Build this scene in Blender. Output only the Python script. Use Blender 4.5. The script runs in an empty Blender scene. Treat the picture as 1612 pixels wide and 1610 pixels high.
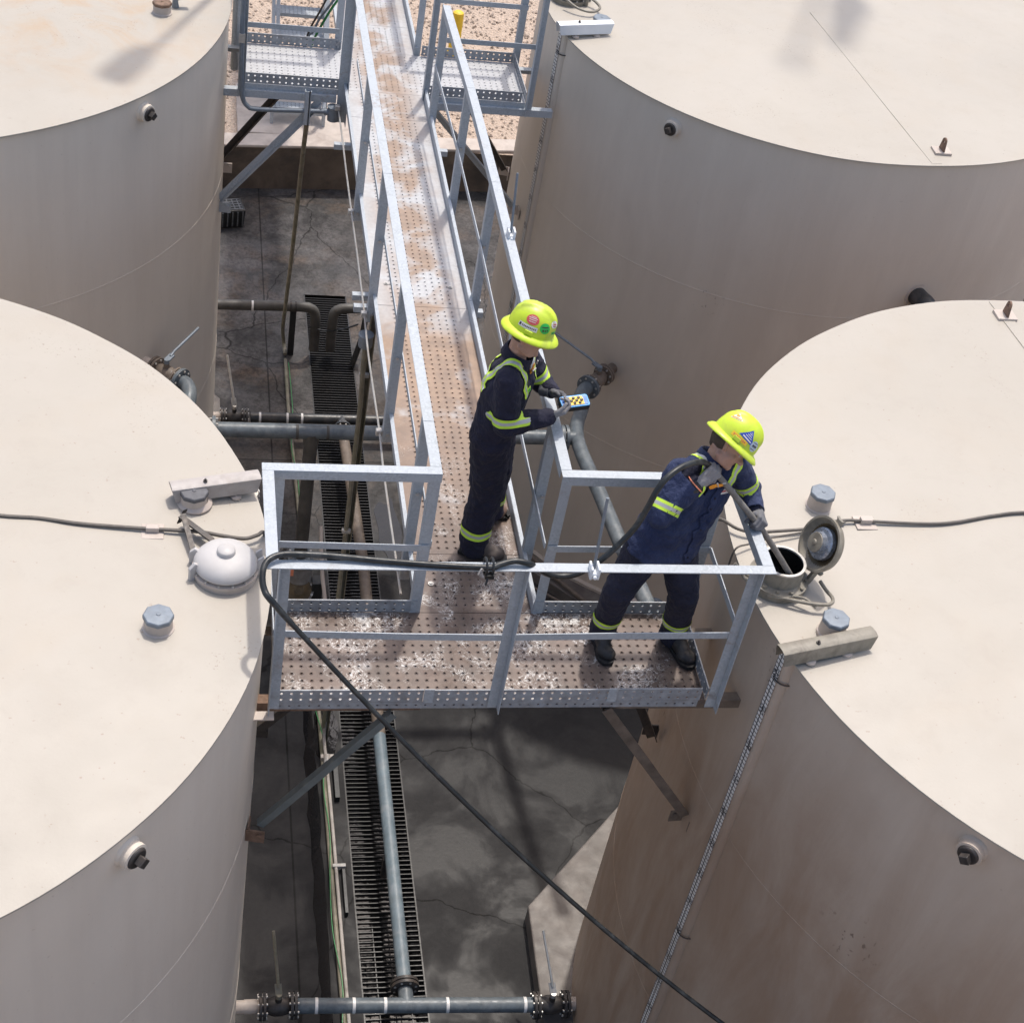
import bpy, bmesh, math, random
from mathutils import Vector, Matrix, Quaternion
from mathutils.bvhtree import BVHTree
random.seed(7)
V = Vector
sc = bpy.context.scene
COL = sc.collection
PI = math.pi

# ------------------------------------------------------------------ camera
def make_camera():
    yaw, pitch, roll = math.radians(15.7975873), math.radians(40.69464801), math.radians(11.52919956)
    cy, sy, cp, sp = math.cos(yaw), math.sin(yaw), math.cos(pitch), math.sin(pitch)
    d = V((sy * cp, cy * cp, -sp)); r = V((cy, -sy, 0)); u = r.cross(d)
    cr, sr = math.cos(roll), math.sin(roll)
    R = cr * r + sr * u; U = -sr * r + cr * u
    m = Matrix((R, U, -d)).transposed().to_4x4()
    m.translation = V((-0.21985388, -6.71418767, 6.66351027))
    cam = bpy.data.cameras.new("camera"); o = bpy.data.objects.new("camera", cam)
    COL.objects.link(o); o.matrix_world = m
    cam.sensor_width = 36; cam.lens = 2544.9468 / 1612 * 36
    cam.clip_start = .1; cam.clip_end = 1000
    sc.camera = o
make_camera()

# ------------------------------------------------------------------ light
SUN = V((0.158, 0.36, 1.0)).normalized()          # direction towards the sun
def make_light():
    w = bpy.data.worlds.new("World"); sc.world = w; w.use_nodes = True
    nt = w.node_tree; bg = nt.nodes["Background"]
    sky = nt.nodes.new("ShaderNodeTexSky"); sky.sky_type = 'NISHITA'; sky.sun_disc = False
    sky.sun_elevation = math.asin(SUN.z); sky.sun_rotation = math.atan2(SUN.x, SUN.y)
    sky.dust_density = 4.0; sky.air_density = 1.0; sky.ozone_density = .6
    nt.links.new(sky.outputs[0], bg.inputs[0]); bg.inputs[1].default_value = SKY_STRENGTH
    l = bpy.data.lights.new("sun", 'SUN'); l.energy = SUN_STRENGTH; l.angle = math.radians(1.8); l.color = (1, .95, .88)
    o = bpy.data.objects.new("sun", l); COL.objects.link(o)
    o.rotation_euler = SUN.to_track_quat('Z', 'Y').to_euler()
    sc.view_settings.view_transform = 'Standard'; sc.view_settings.look = 'None'
    sc.view_settings.exposure = EXPOSURE; sc.view_settings.gamma = 1
SKY_STRENGTH = .15; SUN_STRENGTH = 2.0; EXPOSURE = 0.50
make_light()

# ------------------------------------------------------------------ materials
class NT:
    def __init__(s, name):
        s.m = bpy.data.materials.new(name); s.m.use_nodes = True
        s.t = s.m.node_tree; s.b = s.t.nodes["Principled BSDF"]
        s.geo = s.t.nodes.new("ShaderNodeNewGeometry"); s.P = s.geo.outputs["Position"]
    def n(s, t, **k):
        nd = s.t.nodes.new(t)
        for a, b in k.items(): setattr(nd, a, b)
        return nd
    def l(s, a, b): s.t.links.new(a, b)
    def set(s, node, key, val):
        if hasattr(val, 'is_output'): s.l(val, node.inputs[key])
        else: node.inputs[key].default_value = val
    def scale(s, vec, v):
        m = s.n("ShaderNodeVectorMath", operation='MULTIPLY'); s.l(vec, m.inputs[0]); m.inputs[1].default_value = v
        return m.outputs[0]
    def noise(s, scale, detail=4, rough=.55, dist=0, vec=None, lo=None, hi=None):
        nd = s.n("ShaderNodeTexNoise"); s.l(vec if vec is not None else s.P, nd.inputs["Vector"])
        nd.inputs["Scale"].default_value = scale; nd.inputs["Detail"].default_value = detail
        nd.inputs["Roughness"].default_value = rough; nd.inputs["Distortion"].default_value = dist
        o = nd.outputs["Fac"]
        return o if lo is None else s.ramp(o, lo, hi)
    def voro(s, scale, vec=None, out="Distance", feature='F1'):
        nd = s.n("ShaderNodeTexVoronoi"); nd.feature = feature
        s.l(vec if vec is not None else s.P, nd.inputs["Vector"]); nd.inputs["Scale"].default_value = scale
        return nd.outputs[out]
    def ramp(s, x, lo, hi, a=0., b=1.):
        nd = s.n("ShaderNodeMapRange"); nd.clamp = True; s.set(nd, 0, x)
        nd.inputs[1].default_value = lo; nd.inputs[2].default_value = hi; nd.inputs[3].default_value = a; nd.inputs[4].default_value = b
        return nd.outputs[0]
    def math(s, op, a, b=0., c=0.):
        nd = s.n("ShaderNodeMath", operation=op); s.set(nd, 0, a); s.set(nd, 1, b); s.set(nd, 2, c); return nd.outputs[0]
    def mix(s, f, a, b):
        nd = s.n("ShaderNodeMix", data_type='RGBA')
        s.set(nd, 0, f)
        for key, v in ((6, a), (7, b)):
            if hasattr(v, 'is_output'): s.l(v, nd.inputs[key])
            else: nd.inputs[key].default_value = (*v, 1)
        return nd.outputs[2]
    def xyz(s):
        nd = s.n("ShaderNodeSeparateXYZ"); s.l(s.P, nd.inputs[0]); return nd.outputs
    def base(s, c):
        if hasattr(c, 'is_output'): s.l(c, s.b.inputs["Base Color"])
        else: s.b.inputs["Base Color"].default_value = (*c, 1)
    def rough(s, v): s.set(s.b, "Roughness", v)
    def metal(s, v): s.set(s.b, "Metallic", v)
    def bump(s, h, strength=.3, dist=.01):
        nd = s.n("ShaderNodeBump"); s.l(h, nd.inputs["Height"]); nd.inputs["Strength"].default_value = strength
        nd.inputs["Distance"].default_value = dist; s.l(nd.outputs[0], s.b.inputs["Normal"])

def simple(name, c, rough=.5, metal=0., var=.15, scale=12., bump=0., bscale=60., dirt=None, dirtamt=.5):
    k = NT(name)
    c2 = tuple(x * (1 - var) for x in c); c1 = tuple(min(1, x * (1 + var)) for x in c)
    col = k.mix(k.noise(scale, 5, lo=.3, hi=.7), c2, c1)
    if dirt: col = k.mix(k.math('MULTIPLY', k.noise(scale * .6, 6, .65, .5, lo=.48, hi=.68), dirtamt), col, dirt)
    k.base(col); k.metal(metal)
    k.rough(k.ramp(k.noise(scale * 1.7, 3), .3, .7, max(.05, rough - .1), min(1, rough + .1)))
    if bump: k.bump(k.noise(bscale, 5), bump, .006)
    return k.m

def mat_galv():
    k = NT("galvanized_steel")
    sp = k.voro(85, out="Color")
    bw = k.n("ShaderNodeRGBToBW"); k.l(sp, bw.inputs[0])
    a = k.mix(bw.outputs[0], (.31, .338, .362), (.475, .508, .536))
    a = k.mix(k.noise(7, 5, lo=.35, hi=.75), a, (.41, .443, .475))
    z = k.xyz()
    grime = k.math('MULTIPLY', k.noise(5, 6, .6, 1., lo=.5, hi=.68), k.math('MULTIPLY', k.ramp(z[1], 1.2, -.6), k.ramp(z[2], .55, .0)))
    a = k.mix(k.math('MULTIPLY', grime, .75), a, (.20, .165, .14))
    a = k.mix(k.math('MULTIPLY', k.noise(11, 7, .75, .6, lo=.56, hi=.70), .45), a, (.26, .275, .285))
    rspot = k.math('MULTIPLY', k.noise(2.3, 3, .5, 0, lo=.62, hi=.70), k.noise(36, 5, .7, lo=.50, hi=.64))
    a = k.mix(k.math('MULTIPLY', rspot, .6), a, (.24, .145, .09))
    k.base(a); k.metal(.08); k.rough(k.ramp(bw.outputs[0], 0, 1, .5, .68))
    k.bump(k.noise(140, 3), .06, .003)
    return k.m

def mat_deck():
    k = NT("perforated_deck_steel")
    x, y, z = k.xyz()
    galv = k.mix(k.noise(30, 4, lo=.3, hi=.7), (.39, .39, .395), (.47, .475, .48))
    # walked-in mud: patches along the middle far away, nearly all over close to the platform
    cen = k.math('ABSOLUTE', k.math('SUBTRACT', x, 1.55))
    band = k.ramp(cen, .36, .10)
    patch = k.noise(2.6, 5, .6, .4, lo=.40, hi=.54)
    far = k.math('MULTIPLY', k.math('MULTIPLY', band, patch), .95)
    n2 = k.noise(1.7, 4, .6, .6)
    yy = k.math('ADD', y, k.math('MULTIPLY', k.math('SUBTRACT', n2, .5), 1.6))
    nearm = k.ramp(yy, 3.1, 2.55)
    clean = k.noise(3.2, 4, .5, lo=.60, hi=.70)
    near = k.math('MULTIPLY', nearm, k.math('SUBTRACT', 1., k.math('MULTIPLY', clean, .7)))
    mud = k.math('MAXIMUM', far, near)
    mudc = k.mix(k.noise(9, 6, .65, lo=.3, hi=.72), (.36, .250, .175), (.22, .160, .122))
    wetz = k.ramp(y, 2.0, .2)
    mudc = k.mix(wetz, mudc, k.mix(k.noise(6, 6, .7, lo=.3, hi=.7), (.180, .132, .108), (.095, .074, .063)))
    col = k.mix(mud, galv, mudc)
    spots = k.math('MULTIPLY', k.noise(5.5, 5, .6, lo=.62, hi=.70), k.noise(42, 4, lo=.46, hi=.62))
    col = k.mix(k.math('MULTIPLY', spots, .6), col, (.13, .105, .09))
    # pale curling lines and blobs on the platform
    nn = k.noise(12, 4, .55, 3.2)
    line = k.ramp(k.math('ABSOLUTE', k.math('SUBTRACT', nn, .5)),   .030, .010)
    blob = k.noise(17, 7, .72, 1.2, lo=.53, hi=.60)
    mask = k.math('MULTIPLY', k.noise(3.1, 4, .55, .6, lo=.50, hi=.58), k.ramp(y, 1.9, -.1))
    core = k.math('MULTIPLY', k.noise(3.1, 4, .55, .6, lo=.555, hi=.64), k.ramp(y, 1.2, -.1))
    sc_ = k.math('MAXIMUM', k.math('MULTIPLY', line, mask), k.math('MULTIPLY', blob, core))
    col = k.mix(k.math('MULTIPLY', k.math('MULTIPLY', sc_, k.noise(60, 3, .6, lo=.3, hi=.55)), .95), col, (.70, .685, .66))
    k.base(col); k.metal(.12)
    wet = k.math('MULTIPLY', k.ramp(y, 2.6, .2), k.noise(4, 4, .6, lo=.35, hi=.6))
    k.rough(k.ramp(wet, 0, 1, .55, .27))
    k.bump(k.noise(70, 5), .12, .004)
    return k.m

def mat_tank(name, wall, dirty=0., dcol=(.345, .240, .168), spots=()):
    k = NT(name)
    x, y, z = k.xyz()
    a, b = ((.390, .354, .300), (.420, .383, .328)) if not wall else ((.73, .66, .565), (.77, .70, .605))  # same paint: roof colour lowered for sun, wall colour raised for shade
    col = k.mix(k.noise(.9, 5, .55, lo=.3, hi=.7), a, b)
    speck = k.noise(34, 3, .5, lo=.70, hi=.74)
    col = k.mix(k.math('MULTIPLY', speck, .5 if not wall else .2), col, (.27, .19, .14))
    streakv = k.scale(k.P, (7., 7., .45))
    st = k.noise(1., 6, .62, .2, vec=streakv, lo=.42, hi=.75)
    if wall:
        col = k.mix(k.math('MULTIPLY', st, .17), col, (.50, .435, .375))
        st2 = k.noise(2.6, 5, .6, 0, vec=k.scale(k.P, (6., 6., .25)), lo=.58, hi=.74)
        col = k.mix(k.math('MULTIPLY', st2, .18), col, (.74, .67, .61))
    else:
        col = k.mix(k.math('MULTIPLY', k.noise(1.6, 6, .6, .4, lo=.5, hi=.75), .22), col, (.40, .325, .24))
        vd = k.n('ShaderNodeVectorMath', operation='DISTANCE'); k.l(k.P, vd.inputs[0]); vd.inputs[1].default_value = (-1.0, 5.9, .7)
        rs = k.math('MULTIPLY', k.ramp(vd.outputs['Value'], 1.5, .3), k.noise(2.2, 7, .7, .8, lo=.42, hi=.62))
        col = k.mix(k.math('MULTIPLY', rs, .45), col, (.42, .255, .115))
        dust = k.noise(5.5, 7, .72, .5, lo=.5, hi=.72)
        col = k.mix(k.math('MULTIPLY', dust, .16), col, (.30, .255, .21))
        drip = k.math('MULTIPLY', k.noise(1.1, 3, .5, 1.2, lo=.60, hi=.66), k.noise(60, 3, .6, lo=.62, hi=.68))
        col = k.mix(k.math('MULTIPLY', drip, .5), col, (.16, .10, .065))
    if dirty:
        d = k.ramp(k.math('ADD', z, k.math('MULTIPLY', k.noise(1.1, 5, .6, .3), -1.2)), 2.4, -1.6)
        d2 = k.math('MULTIPLY', d, k.ramp(k.noise(1.3, 6, .65, .6, vec=k.scale(k.P, (2.2, 2.2, .55))),   .25, .6, .72, 1.))
        col = k.mix(k.math('MULTIPLY', d2, dirty), col, dcol)
    for sx, sy, sz, rad, amt in spots:
        vd = k.n('ShaderNodeVectorMath', operation='DISTANCE'); k.l(k.P, vd.inputs[0]); vd.inputs[1].default_value = (sx, sy, sz)
        sp = k.math('MULTIPLY', k.ramp(vd.outputs['Value'], rad, rad * .25), k.noise(30, 3, .5, 0, vec=k.scale(k.P, (1., 1., .6)), lo=.62, hi=.67))
        col = k.mix(k.math('MULTIPLY', sp, amt), col, (.07, .035, .02))
    k.base(col); k.rough(k.ramp(k.noise(4, 4), .3, .7, .48, .62))
    k.bump(k.math('ADD', k.math('MULTIPLY', k.noise(55, 4), .12), k.noise(1.3, 3, .5)), .16, .05)
    return k.m

def mat_floor():
    k = NT("stained_concrete")
    x, y, z = k.xyz()
    n = k.noise(.9, 7, .62, .5)
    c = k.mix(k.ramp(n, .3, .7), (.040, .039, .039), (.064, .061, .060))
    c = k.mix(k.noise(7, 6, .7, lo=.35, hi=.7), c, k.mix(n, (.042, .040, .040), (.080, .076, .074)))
    brown = k.math('MULTIPLY', k.noise(1.15, 5, .6, .8, lo=.47, hi=.62), k.ramp(y, 4., 8.5))
    c = k.mix(k.math('MULTIPLY', brown, .8), c, (.125, .092, .070))
    grey = k.math('MULTIPLY', k.noise(1.6, 5, .6, .3, lo=.45, hi=.6), k.ramp(y, 5., 9.))
    c = k.mix(k.math('MULTIPLY', grey, .7), c, (.135, .126, .124))
    c = k.mix(k.math('MULTIPLY', k.noise(19, 9, .82, .3, lo=.42, hi=.60), .7), c, (.022, .0215, .021))
    c = k.mix(k.math('MULTIPLY', k.noise(5.5, 8, .75, .6, lo=.52, hi=.66), .45), c, (.11, .105, .10))
    blot = k.noise(2.2, 6, .7, .4, lo=.56, hi=.66)
    c = k.mix(k.math('MULTIPLY', blot, .5), c, (.030, .028, .028))
    grit = k.noise(75, 6, .8, lo=.56, hi=.64)
    c = k.mix(k.math('MULTIPLY', grit, .5), c, (.085, .08, .077))
    pale = k.noise(38, 5, .7, lo=.63, hi=.70)
    c = k.mix(k.math('MULTIPLY', pale, .35), c, (.17, .16, .15))
    c = k.mix(k.math('MULTIPLY', k.ramp(k.math('ADD', y, k.math('MULTIPLY', n, 2.)), 7.5, 4.5), .80), c, (.030, .0295, .030))  # near floor coloured darker so cast shadows stand out less
    jit = k.n('ShaderNodeVectorMath', operation='ADD'); nz = k.n('ShaderNodeTexNoise'); k.l(k.P, nz.inputs['Vector']); nz.inputs['Scale'].default_value = 2.5; nz.inputs['Detail'].default_value = 6
    k.l(k.scale(nz.outputs['Color'], (.35, .35, 0.)), jit.inputs[0]); k.l(k.P, jit.inputs[1])
    crack = k.ramp(k.voro(.55, vec=jit.outputs[0], out='Distance', feature='DISTANCE_TO_EDGE'), .006, .002)
    joint = k.math('MAXIMUM', k.ramp(k.math('ABSOLUTE', k.math('SUBTRACT', x, .86)), .012, .006), k.ramp(k.math('ABSOLUTE', k.math('SUBTRACT', y, 7.0)), .012, .006))
    c = k.mix(k.math('MULTIPLY', k.math('MAXIMUM', crack, joint), .75), c, (.010, .0095, .009))
    k.base(c)
    wet = k.math('MULTIPLY', k.noise(1.4, 4, .6, .5, lo=.42, hi=.58), 1.)
    k.rough(k.ramp(wet, 0, 1, .85, .40)); k.set(k.b, 'Specular IOR Level', k.ramp(wet, 0, 1, .10, .18))
    k.bump(k.noise(34, 8, .7), .16, .010)
    return k.m

def mat_gravel():
    k = NT("gravel_ground")
    c = k.mix(k.voro(26, out="Distance"), (.30, .225, .17), (.52, .41, .325))
    c = k.mix(k.noise(60, 4, lo=.35, hi=.7), c, (.50, .40, .32))
    c = k.mix(k.math('MULTIPLY', k.noise(.6, 5, lo=.5, hi=.7), .5), c, (.38, .28, .21))
    k.base(c); k.rough(.9); k.bump(k.voro(26), .8, .03)
    return k.m

def mat_cloth(name, c, fade, wr=.5, amt=.45):
    k = NT(name)
    col = k.mix(k.noise(5, 5, .6, .3, lo=.4, hi=.75), c, fade)
    col = k.mix(k.math('MULTIPLY', k.noise(28, 5, .7, lo=.5, hi=.72), amt), col, fade)
    k.base(col); k.rough(.86)
    k.b.inputs["Sheen Weight"].default_value = .02
    h = k.math('ADD', k.noise(13, 4, .5, 1.6), k.math('MULTIPLY', k.noise(34, 3, .5, 1.), .35))
    k.bump(h, wr, .03)
    return k.m

M = dict(
    galv=mat_galv(), deck=mat_deck(),
    roof=mat_tank("sun_toned_tank_paint", False), wall=mat_tank("tank_wall_paint", True, .25),
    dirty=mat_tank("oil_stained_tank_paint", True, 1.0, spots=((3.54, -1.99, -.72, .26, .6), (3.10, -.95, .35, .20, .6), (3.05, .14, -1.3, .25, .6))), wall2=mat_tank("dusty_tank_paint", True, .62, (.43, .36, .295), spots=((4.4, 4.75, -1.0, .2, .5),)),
    floor=mat_floor(), gravel=mat_gravel(),
    pale=simple("pale_concrete", (.46, .40, .35), .8, var=.12, scale=5, bump=.2, dirt=(.25, .2, .17)),
    curb=simple("stained_wall_concrete", (.115, .085, .062), .7, var=.3, scale=3, bump=.3, dirt=(.04, .032, .027), dirtamt=.8),
    pad=simple("wet_pad_concrete", (.155, .137, .122), .55, var=.25, scale=5, bump=.25, dirt=(.09, .075, .068), dirtamt=.85),
    bluepipe=simple("blue_grey_pipe_paint", (.105, .125, .14), .45, var=.25, scale=14, bump=.15, dirt=(.27, .28, .28), dirtamt=.35),
    tealpipe=simple("slate_blue_pipe_paint", (.135, .175, .20), .45, var=.2, scale=10, bump=.15, dirt=(.30, .32, .33), dirtamt=.4),
    blackpipe=simple("black_pipe_coating", (.035, .036, .037), .4, var=.3, scale=14, bump=.1, dirt=(.12, .10, .085), dirtamt=.5),
    greypipe=simple("grimy_grey_pipe", (.075, .070, .063), .55, var=.2, scale=9, bump=.12, dirt=(.035, .03, .026), dirtamt=.7),
    brown=simple("muddy_brown_coating", (.16, .125, .098), .65, var=.25, scale=12, bump=.2, dirt=(.08, .06, .045)),
    tan=simple("tan_paint", (.50, .43, .375), .55, var=.08, scale=9, bump=.06, dirt=(.30, .24, .20), dirtamt=.35),
    white=simple("white_coated_steel", (.74, .76, .78), .4, var=.04, scale=9),
    covertan=simple("dusty_cover_paint", (.40, .365, .34), .55, var=.1, scale=18, bump=.05, dirt=(.32, .27, .23), dirtamt=.5),
    galv_shaded=simple("shade_toned_galvanized_steel", (.31, .325, .345), .6, .05, var=.18, scale=22, bump=.05, dirt=(.20, .17, .15), dirtamt=.45),  # darker galvanized copy for plates standing in shade, with some grime
    cream=simple("light_grey_paint", (.50, .48, .465), .5, var=.06, scale=8, bump=.03, dirt=(.45, .41, .38), dirtamt=.3),
    hatchtan=simple("weathered_olive_paint", (.25, .225, .18), .5, var=.15, scale=20, bump=.12, dirt=(.11, .09, .07), dirtamt=.6),
    capdark=simple('dark_grey_cap', (.10, .10, .108), .6, var=.2, scale=25, bump=.05),
    zinc=simple("dull_zinc", (.185, .215, .25), .5, .2, var=.12, scale=25, bump=.05, dirt=(.15, .165, .18), dirtamt=.5),
    dark=simple("dark_iron", (.045, .040, .038), .5, .2, var=.3, scale=20, bump=.15, dirt=(.11, .08, .06)),
    black=simple("black_rubber", (.018, .019, .02), .42, var=.3, scale=30, bump=.05),
    hose=simple("scuffed_black_hose", (.011, .013, .014), .42, var=.4, scale=18, bump=.08, dirt=(.075, .08, .08), dirtamt=.5),
    hose2=simple("muddy_grey_hose", (.19, .175, .16), .6, var=.2, scale=25, bump=.15, dirt=(.09, .08, .07)),
    grate=simple("wet_black_grating", (.020, .019, .019), .42, .1, var=.4, scale=20, bump=.1),
    pit=simple("sludge_and_hatch_dark", (.010, .010, .010), .15, var=.3, scale=3),
    rust=simple("rusty_steel", (.20, .125, .085), .8, var=.35, scale=22, bump=.2, dirt=(.09, .05, .035)),
    bolt=simple("zinc_bolt", (.50, .48, .45), .4, .4, var=.15, scale=40),
    silver=simple("reflective_tape", (.46, .46, .46), .45, .1, var=.08, scale=40),
    lime=simple("lime_trim", (.56, .80, .06), .6, var=.06, scale=20),
    hat=simple("lime_hard_hat_plastic", (.56, .72, .035), .42, var=.06, scale=9, bump=.02, dirt=(.33, .37, .09), dirtamt=.6),
    navy=mat_cloth("navy_coverall_cloth", (.0070, .0068, .021), (.014, .0135, .036)),
    denim=mat_cloth("faded_blue_workwear", (.012, .021, .066), (.034, .048, .115)),
    duststeel=simple('grimy_light_casing', (.20, .19, .18), .5, var=.25, scale=14, bump=.15, dirt=(.09, .08, .07), dirtamt=.6),
    dustboot=simple('dusty_brown_boot', (.085, .065, .055), .65, var=.3, scale=25, bump=.2, dirt=(.14, .12, .105)),
    navy2=mat_cloth("dark_navy_trousers", (.0075, .008, .022), (.020, .021, .044)),
    glove=mat_cloth("grey_knit_glove", (.22, .21, .215), (.30, .29, .29), .3),
    glove2=mat_cloth("dark_grey_glove", (.095, .095, .105), (.17, .17, .18), .3),
    skin=simple("skin", (.42, .245, .18), .5, var=.1, scale=18, dirt=(.33, .15, .11), dirtamt=.4),
    hair=simple("brown_hair", (.06, .04, .028), .7, var=.3, scale=60, bump=.4, bscale=150),
    boot=simple("dark_work_boot", (.026, .023, .022), .55, var=.3, scale=25, bump=.2, dirt=(.10, .085, .075)),
    boot2=simple("muddy_tan_boot", (.17, .105, .075), .6, var=.25, scale=25, bump=.2, dirt=(.06, .045, .038)),
    sole=simple("boot_sole_rubber", (.016, .015, .015), .7, var=.3, scale=25),
    orange=simple("orange_plastic", (.80, .30, .02), .4, var=.08, scale=30),
    pink=simple("salmon_plastic", (.75, .26, .15), .5, var=.1, scale=30),
    blue=simple("blue_rubber", (.02, .16, .55), .4, var=.08, scale=30),
    ltblue=simple("light_blue_plastic", (.06, .36, .75), .4, var=.08, scale=30),
    yellow=simple("yellow_keypad", (.80, .52, .03), .45, var=.06, scale=30),
    bollard=simple("yellow_post_paint", (.76, .50, .025), .5, var=.08, scale=20),
    red=simple("red_sticker", (.60, .10, .09), .4, var=.08, scale=40),
    green=simple("green_sticker", (.03, .50, .08), .4, var=.1, scale=40),
    stblue=simple("blue_sticker", (.025, .07, .42), .4, var=.1, scale=40),
    stgrey=simple("pale_blue_sticker", (.42, .52, .62), .4, var=.1, scale=40),
    stwhite=simple("white_sticker", (.72, .70, .68), .4, var=.05, scale=40),
    wire=simple("green_wire", (.025, .22, .06), .4, var=.2, scale=30),
    cable=simple("weathered_grey_cable", (.115, .10, .085), .55, var=.2, scale=30),
    lcable=simple("pale_grey_cable", (.40, .39, .37), .5, var=.15, scale=8, dirt=(.30, .22, .16), dirtamt=.6),
    olive=simple("muddy_conduit", (.20, .18, .135), .6, var=.25, scale=9, dirt=(.08, .085, .03), dirtamt=.6),
    teal=simple("dark_green_panel", (.055, .085, .075), .5, var=.2, scale=8),
    tealbrace=simple("dull_green_grey_paint", (.135, .15, .145), .55, var=.2, scale=8, bump=.1),
    bronze=simple("dirty_bronze_interior", (.10, .072, .038), .45, .3, var=.3, scale=15, bump=.15),
    clear=simple("cloudy_gasket_metal", (.34, .37, .42), .3, .5, var=.35, scale=30, bump=.3),
)
def mat_water():
    k = NT("dark_water"); k.base((.012, .012, .013)); k.rough(.05); k.bump(k.noise(16, 3, .5), .10, .012); return k.m
M['water'] = mat_water()
def mat_scale():
    # gauge board: white strip, black ladder of graduations
    k = NT("gauge_scale_markings"); x, y, z = k.xyz()
    f = k.math('FRACT', k.math('DIVIDE', z, .0305))
    tick = k.math('LESS_THAN', f, .24)
    at = k.n("ShaderNodeTexCoord"); sp = k.n("ShaderNodeSeparateXYZ"); k.l(at.outputs["UV"], sp.inputs[0]); u = sp.outputs[0]
    rail = k.math('LESS_THAN', k.math('ABSOLUTE', k.math('SUBTRACT', u, .52)), .075)
    edge = k.math('LESS_THAN', k.math('ABSOLUTE', k.math('SUBTRACT', u, .03)), .045)
    g = k.math('FRACT', k.math('DIVIDE', z, .3048))
    num = k.math('MULTIPLY', k.math('LESS_THAN', k.math('ABSOLUTE', k.math('SUBTRACT', g, .5)), .09), k.math('GREATER_THAN', k.noise(95, 2, .5), .5))
    blk = k.math('MAXIMUM', k.math('MAXIMUM', tick, k.math('MAXIMUM', rail, edge)), num)
    col = k.mix(blk, (.74, .72, .69), (.05, .05, .055))
    col = k.mix(k.math('MULTIPLY', k.noise(3, 5, .6, lo=.45, hi=.7), k.ramp(z, -.6, -3.2)), col, (.22, .18, .15))
    k.base(col); k.rough(.5); return k.m
M['scale'] = mat_scale()
# ------------------------------------------------------------------ mesh builder
def frame(d):
    d = V(d).normalized(); a = V((0, 0, 1)) if abs(d.z) < .9 else V((1, 0, 0))
    u = d.cross(a).normalized(); return u, d.cross(u).normalized(), d

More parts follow.
